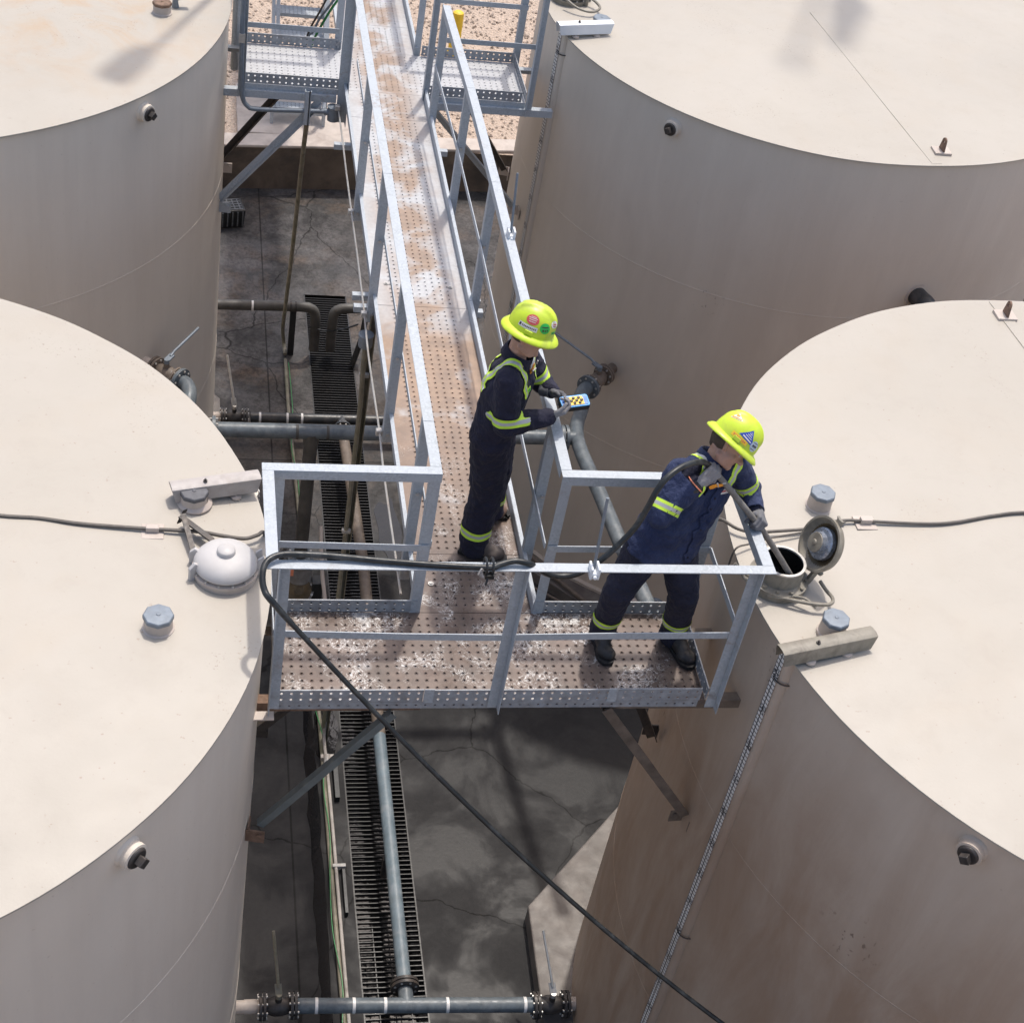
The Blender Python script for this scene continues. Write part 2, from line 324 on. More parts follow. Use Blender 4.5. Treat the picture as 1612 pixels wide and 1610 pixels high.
class MB:
    def __init__(s): s.v = []; s.f = []; s.uv = None
    def add(s, vs, fs):
        o = len(s.v); s.v += [V(p) for p in vs]; s.f += [tuple(o + i for i in f) for f in fs]; return s
    def hexa(s, p):     # 8 points: bottom 0-3, top 4-7
        return s.add(p, [(3, 2, 1, 0), (4, 5, 6, 7), (0, 1, 5, 4), (1, 2, 6, 5), (2, 3, 7, 6), (3, 0, 4, 7)])
    def box(s, lo, hi):
        (a, b, c), (d, e, f) = lo, hi
        return s.hexa([(a, b, c), (d, b, c), (d, e, c), (a, e, c), (a, b, f), (d, b, f), (d, e, f), (a, e, f)])
    def bar(s, p0, p1, a, b, ca=0., cb=0.):   # a, b: half-extent vectors across; ca/cb shift by multiples of them
        p0, p1, a, b = V(p0), V(p1), V(a), V(b); sh = a * ca + b * cb; p0 = p0 + sh; p1 = p1 + sh
        return s.hexa([p0 - a - b, p0 + a - b, p0 + a + b, p0 - a + b, p1 - a - b, p1 + a - b, p1 + a + b, p1 - a + b])
    def angle(s, p0, p1, a, b, w=.06, t=.006):  # L section: corner line p0-p1, flanges along unit a and b
        a, b = V(a).normalized(), V(b).normalized()
        s.bar(p0, p1, a * w / 2, b * t / 2, 1, 1)
        s.bar(V(p0) + b * t, V(p1) + b * t, a * t / 2, b * (w - t) / 2, 1, 1); return s
    def tube(s, pts, r, n=12, cap=True):
        pts = [V(p) for p in pts]; rs = r if isinstance(r, (list, tuple)) else [r] * len(pts)
        u, v, d = frame(pts[1] - pts[0]); rings = []
        for i, p in enumerate(pts):
            t = (pts[min(i + 1, len(pts) - 1)] - pts[max(i - 1, 0)]).normalized()
            u = (u - t * u.dot(t)).normalized(); v = t.cross(u)
            rings.append([p + (u * math.cos(2 * PI * k / n) + v * math.sin(2 * PI * k / n)) * rs[i] for k in range(n)])
        fs = [(i * n + k, i * n + (k + 1) % n, (i + 1) * n + (k + 1) % n, (i + 1) * n + k) for i in range(len(pts) - 1) for k in range(n)]
        if cap: fs += [tuple(range(n - 1, -1, -1)), tuple((len(pts) - 1) * n + k for k in range(n))]
        return s.add([p for q in rings for p in q], fs)
    def cyl(s, p0, p1, r, r1=None, n=20): return s.tube([p0, p1], [r, r if r1 is None else r1], n)
    def lathe(s, prof, o, axis=(0, 0, 1), n=32, closed=False):
        u, v, d = frame(axis); o = V(o); m = len(prof)
        vs = [o + d * z + (u * math.cos(2 * PI * k / n) + v * math.sin(2 * PI * k / n)) * max(r, 1e-5) for r, z in prof for k in range(n)]
        fs = [(i * n + k, i * n + (k + 1) % n, (i + 1) * n + (k + 1) % n, (i + 1) * n + k) for i in range(m - 1) for k in range(n)]
        if closed: fs += [((m - 1) * n + k, (m - 1) * n + (k + 1) % n, (k + 1) % n, k) for k in range(n)]
        return s.add(vs, fs)
    def prism(s, poly, o, u, v, thick):
        o, u, v = V(o), V(u), V(v); w = u.cross(v).normalized() * thick; n = len(poly)
        b = [o + u * x + v * y for x, y in poly]
        return s.add(b + [p + w for p in b], [tuple(range(n - 1, -1, -1)), tuple(range(n, 2 * n))] + [(i, (i + 1) % n, n + (i + 1) % n, n + i) for i in range(n)])
    def sphere(s, c, r, n=10):
        return s.lathe([(r * math.sin(PI * i / n), -r * math.cos(PI * i / n)) for i in range(n + 1)], c, n=n * 2)
    def holes(s, o, u, v, nu, nv, pu, pv, r=.0065, rim=.003, deep=.006, lo=0., hi=0.):
        # perforated sheet: nu x nv cells; u, v unit vectors; lo/hi are plain margins either side along u
        o, u, v = V(o), V(u), V(v); w = u.cross(v)
        K = [(math.cos(PI / 8 + PI / 4 * k), math.sin(PI / 8 + PI / 4 * k)) for k in range(8)]
        sq = [(1, 1), (-1, 1), (-1, -1), (1, -1)]
        for j in range(nv):
            y0 = j * pv
            if lo > 0: s.add([o + v * y0, o + u * lo + v * y0, o + u * lo + v * (y0 + pv), o + v * (y0 + pv)], [(0, 1, 2, 3)])
            e = lo + nu * pu
            if hi > 0: s.add([o + u * e + v * y0, o + u * (e + hi) + v * y0, o + u * (e + hi) + v * (y0 + pv), o + u * e + v * (y0 + pv)], [(0, 1, 2, 3)])
            for i in range(nu):
                c = o + u * (lo + (i + .5) * pu) + v * (y0 + pv / 2)
                P = [c + u * (x * pu / 2) + v * (y * pv / 2) for x, y in sq]
                A = [c + (u * x + v * y) * (r * 1.9) for x, y in K]
                B = [c + (u * x + v * y) * r + w * rim for x, y in K]
                D = [c + (u * x + v * y) * r - w * deep for x, y in K]
                fs = []
                for q in range(4):
                    fs += [(q, 4 + (2 * q + 1) % 8, 4 + 2 * q), (q, (q + 1) % 4, 4 + (2 * q + 2) % 8, 4 + (2 * q + 1) % 8)]
                for q in range(8):
                    q2 = (q + 1) % 8
                    fs += [(4 + q, 4 + q2, 12 + q2, 12 + q), (12 + q, 12 + q2, 20 + q2, 20 + q)]
                s.add(P + A + B + D, fs)
        return s
    def build(s, name, mat, parent=None, smooth=30, bevel=0., label=None, kind=None):
        me = bpy.data.meshes.new(name)
        o0 = V(parent_origin(parent)) if parent else V((0, 0, 0))
        me.from_pydata([tuple(p - o0) for p in s.v], [], s.f)
        me.update()
        o = bpy.data.objects.new(name, me); COL.objects.link(o)
        bm = bmesh.new(); bm.from_mesh(me); bmesh.ops.recalc_face_normals(bm, faces=bm.faces); bm.to_mesh(me); bm.free()
        if smooth:
            me.shade_smooth(); me.set_sharp_from_angle(angle=math.radians(smooth))
        me.materials.append(mat)
        if bevel:
            b = o.modifiers.new("bevel", 'BEVEL'); b.width = bevel; b.segments = 2; b.limit_method = 'ANGLE'; b.angle_limit = math.radians(40)
        if parent: o.parent = parent
        if label: o['label'] = label
        if kind: o['kind'] = kind
        return o
def parent_origin(p):
    t = V((0, 0, 0))
    while p: t += p.location; p = p.parent
    return t
def tag(o, label, cat, group=None):
    o['label'] = label; o['category'] = cat
    if group: o['group'] = group
    return o
def thing(name, loc, label, cat, group=None):
    o = bpy.data.objects.new(name, None); COL.objects.link(o); o.location = loc; o.empty_display_size = .1
    return tag(o, label, cat, group)
def struct(name, mb, mat, **k):
    return mb.build(name, mat, kind='structure', **k)
def bez(pts, n=8):       # Catmull-Rom through points
    pts = [V(p) for p in pts]; out = []
    for i in range(len(pts) - 1):
        p0, p1, p2, p3 = pts[max(i - 1, 0)], pts[i], pts[i + 1], pts[min(i + 2, len(pts) - 1)]
        for k in range(n):
            t = k / n
            out.append(.5 * ((2 * p1) + (p2 - p0) * t + (2 * p0 - 5 * p1 + 4 * p2 - p3) * t * t + (3 * p1 - p0 - 3 * p2 + p3) * t ** 3))
    return out + [pts[-1]]
X, Y, Z = V((1, 0, 0)), V((0, 1, 0)), V((0, 0, 1))

# ------------------------------------------------------------------ setting
FZ = -4.9; GZ = -4.28
# containment slab, open along the drain
fl = MB()
fl.add([(-9, -9, FZ), (1.355, -9, FZ), (1.355, 10.22, FZ), (-9, 10.22, FZ), (1.885, -9, FZ), (13, -9, FZ), (13, 10.22, FZ), (1.885, 10.22, FZ),
        (-9, 13.05, FZ), (1.355, 13.05, FZ), (1.885, 13.05, FZ), (13, 13.05, FZ)],
       [(0, 1, 2, 3), (4, 5, 6, 7), (3, 2, 9, 8), (2, 7, 10, 9), (7, 6, 11, 10)])
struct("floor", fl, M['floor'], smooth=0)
dp = MB()
a, b, y0, y1, zb = 1.355, 1.885, -9, 10.22, FZ - .5
dp.add([(a, y0, FZ), (b, y0, FZ), (b, y1, FZ), (a, y1, FZ), (a, y0, zb), (b, y0, zb), (b, y1, zb), (a, y1, zb)],
       [(4, 5, 6, 7), (0, 4, 7, 3), (1, 2, 6, 5), (3, 7, 6, 2), (0, 1, 5, 4)])
struct("drain_trench", dp, M['pit'], smooth=0)
wt = MB().add([(a + .002, y0, FZ - .3), (b - .002, y0, FZ - .3), (b - .002, y1 - .002, FZ - .3), (a + .002, y1 - .002, FZ - .3)], [(0, 1, 2, 3)])
struct("water", wt, M['water'], smooth=0)
gt = MB()
y = -8.99
while y < 10.2:
    gt.bar((1.362, y, FZ - .016), (1.878, y, FZ - .016), (0, .004, 0), (0, 0, .014)); y += .0475
for x in (1.362, 1.878): gt.bar((x, -9, FZ - .014), (x, 10.21, FZ - .014), (.006, 0, 0), (0, 0, .0165))
o = gt.build("drain_grating", M['grate'], smooth=0); tag(o, "long black steel drain grating of narrow crossbars set in the floor", "grating")
gx = MB()
for x in (1.49, 1.62, 1.75):
    gx.bar((x, -9, FZ - .022), (x, 1.0, FZ - .022), (.004, 0, 0), (0, 0, .010))
gx.build("bearing_bar", M['grate'], o, smooth=0)
# wet gutter beside the drain
random.seed(3)
gp = MB(); pts = []
ys = [i * .16 - 1.2 for i in range(36)]
L_ = [(1.02 + random.uniform(-.02, .015), yy) for yy in ys]; R_ = [(1.112 + random.uniform(-.012, .012), yy) for yy in ys]
vs = [(x, yy, FZ + .004) for x, yy in L_] + [(x, yy, FZ + .004) for x, yy in R_]
n = len(ys)
gp.add(vs, [(i, n + i, n + i + 1, i + 1) for i in range(n - 1)])
struct("gutter_water", gp, M['water'], smooth=0)
pu = MB()
for cx, cy, rx, ry, sd in [(1.22, 3.15, .10, .42, 1), (.55, -.25, .25, .22, 2), (1.15, -.3, .28, .2, 3), (2.05, 5.9, .14, .5, 4), (2.60, -.45, .15, .12, 5)]:
    k = 48; zz = FZ + .005 if sd != 6 else -4.714
    ring = [(cx + rx * math.cos(2 * PI * i / k) * (1 + .16 * math.sin(2 * 2 * PI * i / k + sd) + .10 * math.sin(5 * 2 * PI * i / k + 2 * sd)), cy + ry * math.sin(2 * PI * i / k) * (1 + .16 * math.sin(3 * 2 * PI * i / k + 3 * sd) + .08 * math.sin(7 * 2 * PI * i / k)), zz) for i in range(k)]
    pu.add(ring + [(cx, cy, zz)], [(i, (i + 1) % k, k) for i in range(k)])
struct("puddle", pu, M['water'], smooth=0)
# ground outside the containment: one sheet with the containment cut out of it
gr = MB(); B = 400
gr.add([(-9.3, -9.3, GZ), (13.3, -9.3, GZ), (13.3, 13.08, GZ), (-9.3, 12.7, GZ), (-B, -B, GZ), (B, -B, GZ), (B, B, GZ), (-B, B, GZ)],
       [(4, 5, 1, 0), (5, 6, 2, 1), (6, 7, 3, 2), (7, 4, 0, 3)])
struct("ground", gr, M['gravel'], smooth=0)
random.seed(11)
st = MB()
for i in range(5200):
    xx, yy = random.uniform(-.6, 5.4), random.uniform(13.0, 20.5)
    if .5 < xx < 2.15 and yy < 14.35: continue
    r = random.uniform(.012, .034)
    u = V((random.uniform(-1, 1), random.uniform(-1, 1), random.uniform(-.4, .4))).normalized(); u2, v2, d2 = frame(u)
    c = V((xx, yy, GZ + r * .35))
    k = [c + d2 * r * random.uniform(.8, 1.3), c - d2 * r * random.uniform(.8, 1.3), c + u2 * r * random.uniform(.6, 1), c - u2 * r * random.uniform(.6, 1), c + v2 * r * random.uniform(.5, .9), c - v2 * r * random.uniform(.5, .9)]
    st.add(k, [(0, 2, 4), (2, 1, 4), (1, 3, 4), (3, 0, 4), (2, 0, 5), (1, 2, 5), (3, 1, 5), (0, 3, 5)])
def mat_stone():
    k = NT("loose_stones"); nf = k.noise(23, 2, .5, lo=.3, hi=.7)
    k.base(k.mix(nf, (.24, .18, .135), (.58, .48, .40))); k.rough(.9); return k.m
o = st.build("gravel", mat_stone(), smooth=0); o['kind'] = 'stuff'; o['label'] = "loose pinkish gravel strewn over the ground beyond the low wall"; o['category'] = "gravel"
# low wall round the containment; slightly askew, as it is
wl = MB()
def wy(x): return 12.66 + .085 * (x - .45)
wl.hexa([(-9.3, wy(-9.3), FZ - .1), (13.3, wy(13.3), FZ - .1), (13.3, wy(13.3) + .3, FZ - .1), (-9.3, wy(-9.3) + .3, FZ - .1),
         (-9.3, wy(-9.3), GZ), (13.3, wy(13.3), GZ), (13.3, wy(13.3) + .3, GZ), (-9.3, wy(-9.3) + .3, GZ)])
wl.box((-9.3, -9.3, FZ - .1), (-9.0, 11.8, GZ + .02)); wl.box((13.0, -9.3, FZ - .1), (13.3, 13.7, GZ + .02)); wl.box((-9.0, -9.3, FZ - .1), (13.0, -9.0, GZ + .02))
wo = thing("containment_wall", (1.5, 12.7, FZ), "low stained concrete wall with a pale coping behind the walkway", "wall")
wl.build("wall", M['curb'], wo, smooth=0)
cp = MB()
cp.hexa([(-9.3, wy(-9.3) - .012, GZ + .003), (13.3, wy(13.3) - .012, GZ + .003), (13.3, wy(13.3) + .31, GZ + .003), (-9.3, wy(-9.3) + .31, GZ + .003),
         (-9.3, wy(-9.3) - .012, GZ + .045), (13.3, wy(13.3) - .012, GZ + .045), (13.3, wy(13.3) + .31, GZ + .045), (-9.3, wy(-9.3) + .31, GZ + .045)])
cp.build("coping", M['pale'], wo, smooth=0, bevel=.012)
sl = MB().box((.56, 13.03, GZ - .1), (2.12, 14.4, GZ + .04))
struct("concrete_landing", sl, M['pale'], smooth=0, bevel=.012)
# concrete pad the near right tank stands on: chamfered outline
def padpoly(P, z0, z1): return MB().prism([(x, y) for x, y in P], (0, 0, z0), X, Y, z1 - z0)
struct("tank_pad", padpoly([(2.76, -.1), (2.80, 1.02), (4.05, 2.32), (5.2, 2.75), (6.5, 2.75), (8.9, 1.4), (8.9, -2.2), (7.2, -3.5), (4.2, -3.5), (2.74, -1.9)], FZ - .02, -4.72), M['pad'], smooth=0, bevel=.012)
for P in ([(.22, -1.7), (.22, 1.0), (-.9, 2.3), (-3.6, 2.4), (-5.1, .9), (-5.1, -1.9), (-3.5, -3.3), (-1., -3.3)],
          [(.30, 5.4), (.30, 7.9), (-1.2, 9.8), (-4.2, 9.8), (-5.9, 8.2), (-5.9, 5.1), (-4.2, 3.4), (-1.3, 3.4)],
          [(2.86, 5.8), (2.86, 8.2), (4.4, 9.8), (6.8, 9.8), (8.3, 8.2), (8.3, 5.8), (6.8, 4.2), (4.4, 4.2)]):
    struct("tank_pad", padpoly(P, FZ - .02, -4.77), M['pad'], smooth=0, bevel=.012)

# ------------------------------------------------------------------ tanks
TH, TB = .6, -4.75
def plug_at(t, cx, cy, R, deg, z, cap=M['dark']):
    a = math.radians(deg); d = V((math.cos(a), math.sin(a), 0)); p = V((cx, cy, z)) + d * (R - .02)
    m = MB(); m.lathe([(.001, 0), (.082, 0), (.080, .02), (.070, .035), (.070, .075), (.057, .078), (.057, .04), (.001, .04)], p, d, 28)
    o = m.build("plug_fitting", next(c for c in t.children if c.name.startswith('tank_wall')).data.materials[0], t)
    m = MB(); m.lathe([(.001, .04), (.056, .04), (.056, .084), (.048, .092), (.001, .092)], p, d, 24)
    u, v, w = frame(d); q = p + d * .092
    m.bar(q, q + d * .04, (u * .83 + v * .55) * .024, (v * .83 - u * .55) * .024)
    m.build("plug", cap, o, bevel=.003)
def vent_at(t, x, y, capmat, ang=0., h=.085, neck=M['tan'], skirt=False):
    zb = TH + .02
    m = MB().lathe([(.082, -.03), (.082, .006), (.074, .012), (.070, h), (.001, h)], (x, y, zb), n=28)
    if skirt: m.lathe([(.07, .0), (.096, .0), (.096, .010), (.072, .03)], (x + .005, y + .005, zb), n=28)
    o = m.build("vent_neck", neck, t)
    c = MB().lathe([(.079, h - .014), (.079, h + .006), (.074, h + .012), (.001, h + .014)], (x, y, zb), n=8)
    c.lathe([(.012, h + .012), (.012, h + .017), (.001, h + .018)], (x, y, zb), n=10)
    c.build("vent_cap", capmat, o, smooth=20, bevel=.002)
def cover_at(t, p0, d, L, mat, z=.70):
    # bent sheet weather cover over the gauge pulleys: slanted-sided channel open below
    d = V(d).normalized(); s = Z.cross(d); p = V((p0[0], p0[1], z))
    prof = [(-.048, -.088), (-.043, .0), (-.020, .010), (.020, .010), (.043, 0), (.048, -.088)]
    inn = [(x * .93, zz - .004) for x, zz in prof]
    m = MB(); q = prof + inn[::-1]
    vs = []
    for k in (0, L):
        for i, (x, zz) in enumerate(q):
            sh = 0
            if zz < -.05: sh = .022 if k == 0 else -.022    # clipped lower corners
            vs.append(p + d * (k + sh) + s * x + Z * zz)
    n = len(q)
    m.add(vs, [tuple(range(n - 1, -1, -1)), tuple(range(n, 2 * n))] + [(i, (i + 1) % n, n + (i + 1) % n, n + i) for i in range(n)])
    o = m.build("gauge_cover", mat, t, smooth=25, bevel=.0015)
    for k in (.33, .72):
        for e in (-1, 1):
            b = p + d * (L * k) + s * (.038 * e)
            f = MB().lathe([(.001, 0), (.03, 0), (.03, .014), (.006, .016), (.006, max(.03, p.z - .085 - TH)), (.001, max(.03, p.z - .085 - TH))], (b.x, b.y, TH + .010), n=14)
            f.build("cover_foot", M['tan'], o)
    b = p + d * (L * .38) - s * .012
    MB().cyl(b + Z * .012, b + Z * .03, .006, n=8).cyl(b + Z * .012, b + Z * .018, .013, n=6).build("bolt", M['dark'], o)
def column_at(t, cx, cy, R, deg, ztop, zbot, strip_side, mat):
    a = math.radians(deg); d = V((math.cos(a), math.sin(a), 0)); s = Z.cross(d)
    c = V((cx, cy, 0)) + d * (R - .012)
    m = MB().tube([c + Z * zbot, c + Z * ztop], .052, n=20)
    o = m.build("gauge_column", mat, t)
    q = c + d * .056 + s * (.018 * strip_side)
    me = MB()
    w = .026
    me.hexa([q - s * w + Z * zbot, q + s * w + Z * zbot, q + s * w + d * .004 + Z * zbot, q - s * w + d * .004 + Z * zbot,
             q - s * w + Z * ztop, q + s * w + Z * ztop, q + s * w + d * .004 + Z * ztop, q - s * w + d * .004 + Z * ztop])
    g = me.build("gauge_scale", M['scale'], o, smooth=0)
    uv = g.data.uv_layers.new(name="UVMap")
    for lp in g.data.loops:
        p = V(g.data.vertices[lp.vertex_index].co) + V(parent_origin(o))
        uv.data[lp.index].uv = ((((p - q).dot(s) * -strip_side) / w + 1) / 2, p.z)
    for zz in (ztop - .2, -2.0, -3.9):
        b = MB(); pts = [c + Z * zz + (d * math.cos(k) + s * math.sin(k)) * .066 for k in [(-2.3 + 4.6 * i / 14) for i in range(15)]]
        b.tube(pts, .005, 6); b.build("pipe_strap", M['dark'], o)
def lug_at(t, x, y, deg, z=TH + .035):
    a = math.radians(deg); u = V((math.cos(a), math.sin(a), 0)); p = V((x, y, z))
    m = MB().box((x - .075, y - .06, z - .03), (x + .075, y + .06, z - .006))
    o = m.build("lug_plate", M['tan'], t, smooth=0, bevel=.003)
    l = MB(); K = 14
    outer = [(-.045, 0), (.045, 0)] + [(.03 * math.cos(PI * i / 8), .085 + .03 * math.sin(PI * i / 8)) for i in range(9)]
    hole = [(.014 * math.cos(2 * PI * i / 11), .08 + .014 * math.sin(2 * PI * i / 11)) for i in range(11)]
    s = Z.cross(u)
    vs, fs = [], []
    for e in (-.007, .007):
        vs += [p + u * a_ + Z * (b_ - .01) + s * e for a_, b_ in outer] + [p + u * a_ + Z * (b_ - .01) + s * e for a_, b_ in hole]
    n = 11
    # match ring to ring by angle about the hole centre
    def near(i): return min(range(n), key=lambda j: abs(math.atan2(math.sin(math.atan2(outer[i][1] - .08, outer[i][0]) - 2 * PI * j / n), math.cos(math.atan2(outer[i][1] - .08, outer[i][0]) - 2 * PI * j / n))))
    N = [near(i) for i in range(n)]
    for base, flip in ((0, 0), (2 * n, 1)):
        for i in range(n):
            j = (i + 1) % n; f = [i, j] + [n + N[j]]; k = N[j]
            while k != N[i]: k = (k - 1) % n; f.append(n + k)
            if len(set(f)) >= 3: fs.append(tuple(base + q for q in (f if not flip else f[::-1])))
    fs += [(i, (i + 1) % n, 2 * n + (i + 1) % n, 2 * n + i) for i in range(n)] + [(n + i, n + (i + 1) % n, 3 * n + (i + 1) % n, 3 * n + i) for i in range(n)]
    l.add(vs, fs).build("lifting_lug", M['rust'], o, smooth=0)
def wobble(mb, cx, amp, stretch):
    for i, p in enumerate(mb.v):
        a = math.atan2(p.y, p.x - cx)
        w = math.sin(5 * a + cx) + .7 * math.sin(11 * a + 2 * cx) + .5 * math.sin(23 * a + cx * 3)
        if amp: mb.v[i] = p + V((math.cos(a), math.sin(a), .6)) * (amp * w)
        if stretch > 1 and p.x > cx: mb.v[i].x = cx + (mb.v[i].x - cx) * stretch
    return mb
def make_tank(cx, cy, R, wall, label, stretch=1.):
    t = thing("storage_tank", (cx, cy, TB), label, "tank", "storage tanks of the battery")
    N = 160
    m = wobble(MB().lathe([(R, TB), (R, -2.95), (R, -.95), (R, TH - .004)], (cx, cy, 0), n=N), cx, 0, stretch)
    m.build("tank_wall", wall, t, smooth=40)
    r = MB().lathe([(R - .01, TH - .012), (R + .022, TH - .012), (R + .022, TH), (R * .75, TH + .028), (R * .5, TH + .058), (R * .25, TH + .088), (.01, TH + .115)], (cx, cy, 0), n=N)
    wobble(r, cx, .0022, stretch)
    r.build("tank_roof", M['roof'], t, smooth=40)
    for z in (-.95, -2.95):
        w = MB().lathe([(R - .002, z - .007), (R + .0016, z - .004), (R + .0024, z), (R + .0016, z + .004), (R - .002, z + .007)], (cx, cy, 0), n=N)
        wobble(w, cx, 0, stretch); w.build("weld_seam", wall, t, smooth=60)
    wobble(MB().lathe([(R - .01, TB - .02), (R + .05, TB - .02), (R + .05, TB + .012), (R, TB + .012)], (cx, cy, 0), n=N), cx, 0, stretch).build("base_ring", M['rust'] if wall is M['dirty'] else wall, t)
    return t
def roof_seam(t, cx, cy, R, deg):
    a = math.radians(deg); d = V((math.cos(a), math.sin(a), 0)); c = V((cx, cy, 0))
    pts = [c + d * (R * k) + Z * (TH + .115 * (1 - k) + .002) for k in (.0, .25, .5, .75, .999)]
    s = Z.cross(d)
    m = MB()
    for p, q in zip(pts, pts[1:]): m.bar(p, q, s * .045, Z * .003)
    m.build("roof_lap", M['roof'], t, smooth=0)

def hatch_closed(t, c, mat, ang=0., lever=True):
    x, y = c; zb = TH + .02
    m = MB().lathe([(.168, -.03), (.168, .018), (.174, .020), (.174, .036), (.158, .038), (.142, .042), (.142, .06), (.001, .06)], (x, y, zb), n=40)
    ring = m.build("hatch_neck", M['hatchtan'] if mat is M['hatchtan'] else M['tan'], t)
    for i in range(14):
        b = MB()
        a = 2 * PI * i / 14; p = V((x + .163 * math.cos(a), y + .163 * math.sin(a), zb + .036)); b.cyl(p, p + Z * .013, .0080, n=6); b.build("hatch_bolt", M['bolt'], ring)
    prof = [(.10, .052), (.160, .053), (.167, .060), (.167, .070), (.161, .086), (.148, .103), (.128, .118), (.098, .130), (.066, .137), (.050, .139), (.047, .158), (.041, .164), (.001, .167)]
    l = MB().lathe(prof, (x, y, zb), n=48).build("hatch_lid", mat, ring, smooth=50)
    e = MB()
    for a, w in ((ang + 2.75, .014), (ang + 3.45, .014)):
        d = V((math.cos(a), math.sin(a), 0)); s = Z.cross(d); p = V((x, y, zb + .045)) + d * .168
        e.prism([(-.03, -.05), (.03, -.05), (.03, .03), (.0, .062), (-.03, .04)], p - s * w, d, Z, .022)
    d = V((math.cos(ang), math.sin(ang), 0)); s = Z.cross(d); p = V((x, y, zb + .05)) + d * .175
    e.prism([(-.02, -.06), (.02, -.06), (.028, .0), (.02, .07), (-.012, .05)], p - s * .03, d, Z, .012)
    e.prism([(-.02, -.06), (.02, -.06), (.028, .0), (.02, .07), (-.012, .05)], p + s * .03, d, Z, .012)
    e.cyl(p - s * .045 + d * .012, p + s * .055 + d * .012, .008, n=8)
    e.build("hatch_clamp", mat, ring, bevel=.003)
    return ring

TL = {'LL': (-2.24, -.40, 2.53), 'LR': (5.79, -.32, 2.80), 'UL': (-2.72, 6.60, 2.91), 'UR': (5.56, 6.99, 2.54)}
tLL = make_tank(*TL['LL'], M['wall'], "tan storage tank with a domed pale hatch and a dark cable on its roof")
tLR = make_tank(*TL['LR'], M['dirty'], "brown stained storage tank with the open round hatch that takes the suction tube")
tUL = make_tank(*TL['UL'], M['wall'], "clean tan storage tank whose roof carries a light pole's shadow, at the far left")
tUR = make_tank(*TL['UR'], M['wall2'], "grey tan storage tank behind the two workers, with a white gauge cover", stretch=1.13)
# near left tank
plug_at(tLL, *TL['LL'], -42.9, .44)
vent_at(tLL, -.272, -.885, M['zinc']); vent_at(tLL, -.097, .061, M['capdark'], skirt=True)
hLL = hatch_closed(tLL, (.067, -.47), M['cream'], .15)
lv = MB()
for p, q in (((-.10, -.36, .66), (-.155, -.115, .70)), ((.02, -.31, .67), (-.17, -.125, .695)), ((.0, -.27, .66), (-.16, -.11, .675))):
    d = (V(q) - V(p)).normalized(); lv.bar(p, q, d.cross(Z).normalized() * .014, Z * .006)
lv.bar((-.175, -.135, .66), (-.145, -.10, .715), (.012, .008, 0), (0, 0, .006))
lv.build("hatch_lever", M['dark'], hLL, smooth=0)
cover_at(tLL, (-.225, .085), (.97, .235, 0), .50, M['covertan'], z=.725)
column_at(tLL, *TL['LL'], 13.6, .60, -4.7, 1, M['wall'])
# near right tank
plug_at(tLR, *TL['LR'], -136.6, .46)
vent_at(tLR, 3.592, .146, M['zinc'], h=.105); vent_at(tLR, 3.354, -.902, M['zinc'], h=.105)
cover_at(tLR, (2.972, -1.125), (.97, .235, 0), .60, M['hatchtan'], z=.715)
column_at(tLR, *TL['LR'], -164.8, .62, -4.7, -1, M['dirty'])
lug_at(tLR, 5.67, 2.28, 90)
roof_seam(tLR, *TL['LR'], 92.5)
# far tanks
plug_at(tUL, *TL['UL'], -39.7, .45); plug_at(tUR, *TL['UR'], -132.7, .43)
vent_at(tUL, -.366, 6.10, M['rust'], neck=M['tan']); vent_at(tUR, 3.424, 6.50, M['zinc'])
cover_at(tUR, (2.985, 6.285), (.97, .235, 0), .53, M['white'], z=.725)
column_at(tUR, *TL['UR'], -166.0, .62, -4.7, -1, M['wall2'])
lug_at(tUR, 6.04, 4.68, 95); roof_seam(tUR, *TL['UR'], -81.5)
h = hatch_closed(tUR, (3.24, 7.06), M['hatchtan'], 2.9)
lp = MB().tube(bez([(3.16, 6.86, .70), (3.25, 6.76, .67), (3.38, 6.72, .66), (3.47, 6.80, .67), (3.42, 6.92, .69), (3.34, 6.98, .70)]), .012, 8)
lp.build("hatch_lever", M['hatchtan'], h)
pg = MB().tube([(-.26, 6.23, .62), (-.26, 6.23, .70), (-.15, 6.26, .72)], .03, 12); pg.build("roof_nipple", M['zinc'], tUL)

# open hatch on the near right tank
HX, HY = 3.15, -.50
zb = TH + .02
m = MB().lathe([(.168, -.03), (.168, .022), (.172, .026), (.172, .042), (.150, .046), (.130, .052), (.127, .15), (.122, .155), (.114, .155), (.114, -.02)], (HX, HY, zb), n=48)
hr = m.build("hatch_neck", M['hatchtan'], tLR, smooth=40)
MB().lathe([(.127, .1465), (.1285, .1475), (.1285, .1575), (.113, .1575), (.113, .1475)], (HX, HY, zb), n=48).build("rim_gasket", M['bolt'], hr)
MB().lathe([(.1135, -.02), (.1135, .15)], (HX, HY, zb), n=48).build("neck_lining", M['pit'], hr)
MB().lathe([(.001, .012), (.113, .012)], (HX, HY, zb), n=32).build("hatch_dark_disc", M['pit'], hr)  # near-black disc in place of the unlit depth of the tank
for i in range(12):
    b = MB()
    a = 2 * PI * i / 12 + .2; p = V((HX + .154 * math.cos(a), HY + .154 * math.sin(a), zb + .042)); b.cyl(p, p + Z * .018, .011, n=6); b.build("hatch_bolt", M['hatchtan'], hr)
